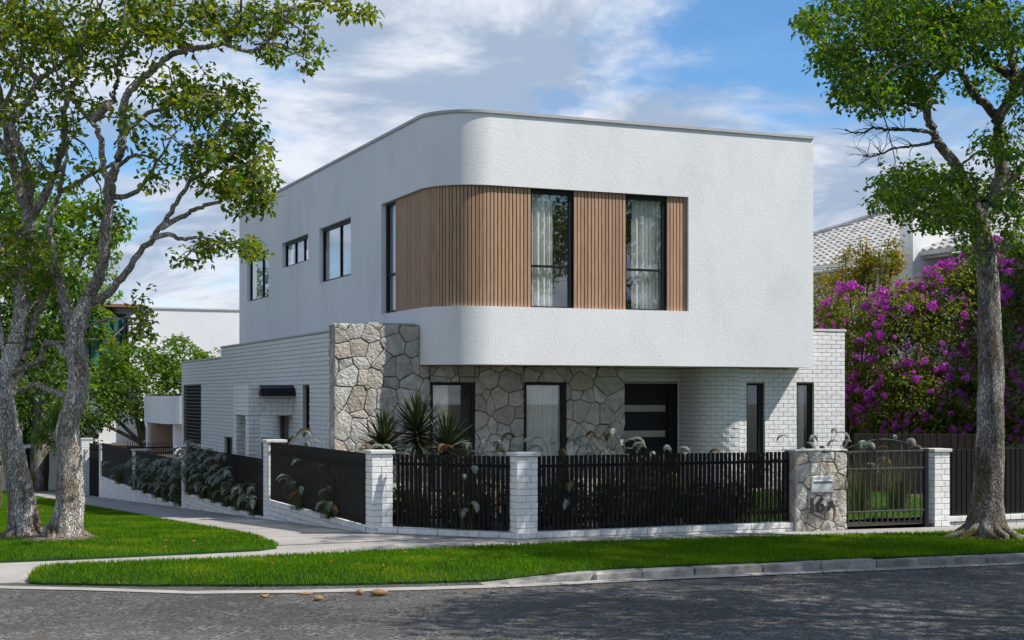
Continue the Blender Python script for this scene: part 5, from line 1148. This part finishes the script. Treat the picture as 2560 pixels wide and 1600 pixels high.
def bush(name, label, base, lobes, n, leaf, lm, nb, bms, bottom, cat='bush', fr=.98, stems=5, tp=2., more=0):
    """shrub made of lobes (centre, r, rz): stems, leaves through the volume and blossoms on the outside"""
    root = empty(name, base, label, cat); mb = MB(); C = []; RR = []; tot = sum(r for _, r, _ in lobes)
    for c, r, rz in lobes:
        for k in range(int(stems)):
            e = c + Vector((random.uniform(-1, 1) * r * .7, random.uniform(-1, 1) * r * .7, random.uniform(-.3, .9) * rz)); b = Vector(base) + Vector((random.uniform(-.5, .5), random.uniform(-.3, .3), 0))
            mb.tube(smooth_path([b, b.lerp(e, .45) + Vector((random.uniform(-.3, .3), random.uniform(-.3, .3), .2)), e], 4), [.045 - .004 * i for i in range(9)], 5, cap=False)
        k = int(n * r / tot / 24)
        for _ in range(k):
            d = Vector((random.gauss(0, 1), random.gauss(0, 1), random.gauss(0, 1))).normalized() * random.uniform(.45, 1.04) ** .5; p = c + Vector((d.x * r, d.y * r, d.z * rz))
            if p.z > bottom: C.append(tuple(p)); RR.append(random.uniform(.14, .30))
    mb.build('stems', 'twig', root); V, F, t = leaves_np(np.array(C), np.array(RR), 24, leaf, .15, .5)
    mesh_np('foliage', V, F, lm, root, tint=t ** tp); cam_ = Vector((0, 0, 1.95)); made = 0; tries = 0
    while made < nb and tries < 40000:
        tries += 1; c, r, rz = random.choice(lobes); d = Vector((random.gauss(0, 1), random.gauss(0, 1), random.gauss(0, 1))).normalized()
        if d.dot((cam_ - c).normalized()) < .05 and d.z < .6: continue
        p = c + Vector((d.x * r, d.y * r, d.z * rz)) * random.uniform(fr, fr + .14)
        if p.z < bottom or any(((p - c2).x / (r2 * .86)) ** 2 + ((p - c2).y / (r2 * .86)) ** 2 + ((p - c2).z / (z2 * .86)) ** 2 < 1 for c2, r2, z2 in lobes): continue
        inst('blossom', random.choice(bms), root, T(p.x, p.y, p.z, random.uniform(0, 6), random.uniform(-1, 1), 0, random.uniform(.55, 1.05))); made += 1
    extra = MB(); made = 0
    while made < more and tries < 90000:
        tries += 1; c, r, rz = random.choice(lobes); d = Vector((random.gauss(0, 1), random.gauss(0, 1), random.gauss(0, 1))).normalized()
        p = c + Vector((d.x * r, d.y * r, d.z * rz)) * random.uniform(.9, 1.08)
        if p.z < bottom or math.sin(p.x * 2.1 + p.z * 3.3) + math.sin(p.z * 2.3 - p.y * 2.9) < -.7: continue
        q = random.choice(bms); m = T(p.x, p.y, p.z, random.uniform(0, 6), random.uniform(-1, 1), 0, random.uniform(.35, .75)); o_ = len(extra.v)
        extra.add([m @ v.co for v in q.vertices], [tuple(f.vertices) for f in q.polygons], random.random() ** 2); made += 1
    if made: extra.build('blossoms', bms[0].materials[0], root, kind='stuff')
    return root
YG = 32.6
LO = [(at(u, v, YG + dy), r, rz) for u, v, dy, r, rz in ((2190, 905, .3, .78, 1.15), (2300, 860, 0, 1.0, 1.25), (2420, 820, .2, 1.05, 1.45), (2540, 840, 0, 1.1, 1.6), (2660, 840, .2, 1.2, 1.7), (2170, 990, .1, .52, .62), (2255, 790, .6, .75, .62), (2370, 750, .5, .8, .7), (2500, 700, .5, .9, .8), (2290, 985, -.5, .85, .62), (2400, 1000, -.6, .9, .62), (2540, 1010, -.5, .85, .62), (2120, 800, 1.2, .62, .7), (2220, 1050, -.3, .6, .45), (2330, 1060, -.7, .7, .4), (2460, 1070, -.6, .8, .4))]
bush('flowering_bush', 'large bush covered in magenta blossoms right of the house', (21.4, 26.4, 0), [(c, r * 1.1, rz * 1.1) for c, r, rz in LO], 52000, .085, 'leaf_bush', 298, BLM, .7, tp=1.5, stems=2, more=900)
YY = 35.0
LO = [(at(u, v, YY + dy), r, rz) for u, v, dy, r, rz in ((2070, 740, 0, .55, .55), (2120, 690, .2, .4, .62), (2200, 680, 0, .45, .55), (2230, 640, .2, .22, .42), (2160, 650, 0, .22, .5), (2050, 800, 0, .5, .5), (2080, 850, .2, .5, .5))]
bush('yellow_shrub', 'tall shrub with yellow leaves and orange flowers below the tiled roof', (21.6, 29.6, 0), LO, 8500, .075, 'leaf_yellow', 70, ORM, 2.6, tp=2.2)
# ------------------------------------------------------------------ down the side street
wb = empty('white_building', (12, 66, -1.8), 'tall white rendered building with teal glazed bay behind the trees', 'building')
p0, p1 = at(318, 790, 62), at(660, 793, 71.5); WBY = 64.5
def xat(u, y): X = (u - 1280) / FPX; return y * (CS * X + SN) / (-SN * X + CS)
xa, xb = xat(350, WBY), xat(760, WBY); ztop = 5.75
MB().box(xa, xb, WBY, WBY + 10, -2, ztop).build('wall', 'stucco_smooth', wb)
MB().bbox(xa - .05, xb + .05, WBY - .05, WBY + 10, ztop, ztop + .09, .01).build('parapet', 'cap', wb)
xw0, xw1 = xat(205, WBY), xat(330, WBY)
MB().box(xw0, xa, WBY + .6, WBY + 10, -2, ztop + .1).build('wing_wall', 'white_paint', wb)
MB().bbox(xw0 - .3, xa + .2, WBY - .3, WBY + .6, ztop + .02, ztop + .16, .01).build('wing_roof_edge', 'timber_edge', wb)
bay = MB().box(xat(222, WBY), xat(316, WBY), WBY - .1, WBY + .6, 3.05, 3.2).box(xat(222, WBY), xat(316, WBY), WBY - .1, WBY + .6, 5.35, 5.5)
for u in (222, 252, 279, 300, 314): bay.box(xat(u, WBY), xat(u, WBY) + .08, WBY - .12, WBY + .02, 3.2, 5.35)
bay = bay.build('glazed_bay', 'black_metal', wb)
for ua, ub in ((222, 252), (252, 279), (279, 300), (300, 314)): MB().box(xat(ua, WBY) + .08, xat(ub, WBY), WBY - .06, WBY - .04, 3.2, 5.35).build('pane', 'teal_glass', bay)
MB().add([(xat(318, WBY), WBY - .5, 2.6), (xat(345, WBY), WBY - .5, 2.6), (xat(352, WBY), WBY - .5, 5.6), (xat(318, WBY), WBY - .5, 5.4), (xat(318, WBY), WBY + .6, 2.6), (xat(345, WBY), WBY + .6, 2.6), (xat(352, WBY), WBY + .6, 5.6), (xat(318, WBY), WBY + .6, 5.4)],
         [(0, 1, 2, 3), (7, 6, 5, 4), (0, 4, 5, 1), (1, 5, 6, 2), (2, 6, 7, 3), (3, 7, 4, 0)]).build('angled_fin', 'white_paint', wb)
# garage portico with rounded canopy
gp = empty('garage_portico', (9, 52, -1.6), 'white garage portico with rounded canopy and tan door', 'garage')
gx, gy0, gyb, gr = 8.75, 50.6, 55.6, .75; zc0, zc1 = 1.02, 1.98
fo = [(gx, gyb)] + [(gx + gr - gr * math.cos(R(90) * i / 10), gy0 + gr - gr * math.sin(R(90) * i / 10)) for i in range(11)] + [(14, gy0), (14, gyb)]
MB().prism(fo, zc0, zc1).build('canopy', 'stucco_smooth', gp)
MB().box(gx + .05, gx + .45, gyb - .6, gyb - .05, -1.8, zc0).build('pier', 'stucco_smooth', gp)
MB().box(xat(436, gy0 + .5), xat(452, gy0 + .5) + .6, gy0 + .35, gy0 + .8, -1.8, zc0).build('pier', 'stucco_smooth', gp)
MB().box(gx + .4, 13.5, gy0 + 3.2, gy0 + 3.3, -1.8, zc0).build('back_wall', 'stucco_smooth', gp)
dd = MB().box(xat(378, gy0 + 3), xat(436, gy0 + 3) + .2, gy0 + 3.1, gy0 + 3.18, -1.8, zc0 - .02).build('garage_door', 'tan_door', gp)
# white tower house far down the street
th = empty('tower_house', (6.4, 64, -2), 'narrow white tower house with downpipe seen between the tree trunks', 'house')
tY = 66.; tx0 = at(114, 1100, tY); zt_ = at(114, 1018, tY).z; tyy = tx0.y; txr = xat(160, tyy)
MB().box(tx0.x, txr + 1.6, tyy, tyy + 5.2, -2.6, zt_).build('tower', 'stucco_smooth', th)
MB().bbox(tx0.x - .06, txr + 1.66, tyy - .06, tyy + 5.26, zt_, zt_ + .08, .01).build('parapet', 'cap', th)
MB().tube([(tx0.x - .06, tyy - .02, zt_ - 2.5), (tx0.x - .06, tyy - .02, -2.4)], .05, 8).build('downpipe', 'white_paint', th)
for z in (zt_ - .9, zt_ - 2.4): MB().box(tx0.x - .02, tx0.x + .02, tyy + 1.6, tyy + 2.3, z - .35, z + .25).build('window', 'black_metal', th)
MB().box(tx0.x + .6, txr + .4, tyy - .7, tyy - .02, zt_ - 1.75, zt_ - 1.6).build('porch_roof', 'roof_tile', th)
lw = empty('courtyard_wall', (5, 67, -2.3), 'low white courtyard wall with dark arch beyond the leaning trunk', 'wall')
q0 = at(-40, 1100, 69); q1 = at(98, 1100, 69)
MB().box(min(q0.x, q1.x), max(q0.x, q1.x), q1.y, q1.y + .4, -2.6, at(50, 1112, 69).z).build('wall', 'white_paint', lw)
MB().box(at(62, 1100, 69).x, at(80, 1100, 69).x, q1.y - .03, q1.y + .01, -2.4, at(62, 1120, 69).z).build('doorway', 'dark_backing', lw)
# ------------------------------------------------------------------ small things on the ground
mat('husk', (.20, .115, .045), (.31, .19, .08), rough=.7, vscale=25, bump=.5, bscale=60, bdist=.01, rnd=.15)
mat('fallen_leaf', (.16, .07, .02), (.30, .15, .04), rough=.7, vscale=6, tint=(.40, .12, .03))
def husk(x, y, l, h, rz, label, curl=0.):
    l *= .72; h *= .72
    mb = MB(); V = []; n, sg = 10, 10
    for i in range(n + 1):
        t = i / n; r = math.sin(math.pi * min(.98, max(.02, t ** .8))) ** .7
        for k in range(sg): a = 2 * math.pi * k / sg; V.append(((t - .5) * l, math.cos(a) * r * h * .62, h * .45 + math.sin(a) * r * h * .5 + curl * (t - .5) ** 2 * h))
    mb.add(V, [(i * sg + k, i * sg + (k + 1) % sg, (i + 1) * sg + (k + 1) % sg, (i + 1) * sg + k) for i in range(n) for k in range(sg)] + [tuple(range(sg - 1, -1, -1)), tuple(n * sg + k for k in range(sg))])
    mb.tube([(l * .48, 0, h * .4), (l * .62, .01, h * .18), (l * .8, .02, h * .1)], [h * .08, h * .05, h * .02], 5)
    o = mb.build('seed_husk', 'husk', smooth=True, label=label, cat='seed husk', group='seed husks on the road'); o.location = (x, y, gv(x, y) - .08); o.rotation_euler = (0, 0, rz)
husk(3.50, 14.66, .14, .055, .3, 'small curved seed husk, leftmost on the road', 2); husk(3.95, 14.72, .20, .045, .1, 'flat slender seed husk nearest the white gutter strip'); husk(3.96, 14.28, .17, .075, .5, 'yellowish seed husk lying nearest the viewer')
husk(4.46, 14.52, .11, .09, 1.2, 'round yellow seed husk touching the largest one'); husk(4.62, 14.36, .26, .105, -.15, 'largest brown seed husk with a pointed tail')
def litter(pts, smin, smax, label, off):
    mb = MB()
    for (x, y) in pts:
        s = random.uniform(smin, smax); a = random.uniform(0, 6.28); z = gv(x, y) + off; ca, sa = math.cos(a), math.sin(a); c1, c2 = random.uniform(0, .4) * s, random.uniform(0, .4) * s
        mb.add([(x - ca * s, y - sa * s, z + .004), (x + sa * s * .5, y - ca * s * .5, z + .006 + c1), (x + ca * s, y + sa * s, z + .004), (x - sa * s * .5, y + ca * s * .5, z + .006 + c2)], [(0, 1, 2), (0, 2, 3)], random.random() ** 2)
    mb.build('fallen_leaves', 'fallen_leaf', label=label, cat='leaves', kind='stuff')
litter([(random.uniform(4, 14), random.uniform(9.5, 14.4)) for _ in range(330)] + [(random.uniform(5.5, 14), 14.5 - abs(random.gauss(0, .18))) for _ in range(130)], .012, .03, 'brown fallen leaves scattered over the shaded asphalt', -.078)
litter([(random.uniform(1, 5), random.uniform(12.6, 14.6)) for _ in range(110)], .008, .02, 'fine leaf litter on the sunlit asphalt', -.078)
litter([(random.uniform(3, 14), random.uniform(15.2, 17.3)) for _ in range(60)] + [(random.uniform(3, 4.6), random.uniform(18.5, 20)) for _ in range(14)], .02, .035, 'orange leaves fallen on the grass', .075)
litter([(random.uniform(5, 14), random.uniform(17.6, 18.4)) for _ in range(24)], .012, .022, 'single fallen leaves on the concrete path', .004)
# clods of soil and root litter round the tree feet
mat('root_soil', (.10, .075, .052), (.19, .15, .11), rough=.95, vscale=12, bump=.8, bscale=40, bdist=.02)
for (u, v, Y, r, lb_) in ((152, 1362, YB_, .62, 'bare root soil round the right trunk of the lawn pair'), (62, 1356, YA_, .52, 'bare root soil round the left trunk of the lawn pair'), (2462, 1354, YR, .48, 'bare soil round the foot of the verge tree')):
    c = at(u, v, Y); V = [(c.x, c.y, gv(c.x, c.y) + .10)]; n = 26
    for ring, (f, dz) in enumerate(((.6, .085), (1, .02))):
        for k in range(n): a = 2 * math.pi * k / n; q = r * f * random.uniform(.8, 1.15); V.append((c.x + math.cos(a) * q, c.y + math.sin(a) * q, gv(c.x, c.y) + dz))
    MB().add(V, [(0, 1 + k, 1 + (k + 1) % n) for k in range(n)] + [(1 + k, 1 + n + k, 1 + n + (k + 1) % n, 1 + (k + 1) % n) for k in range(n)]).build('soil_patch', 'root_soil', label=lb_, kind='stuff')
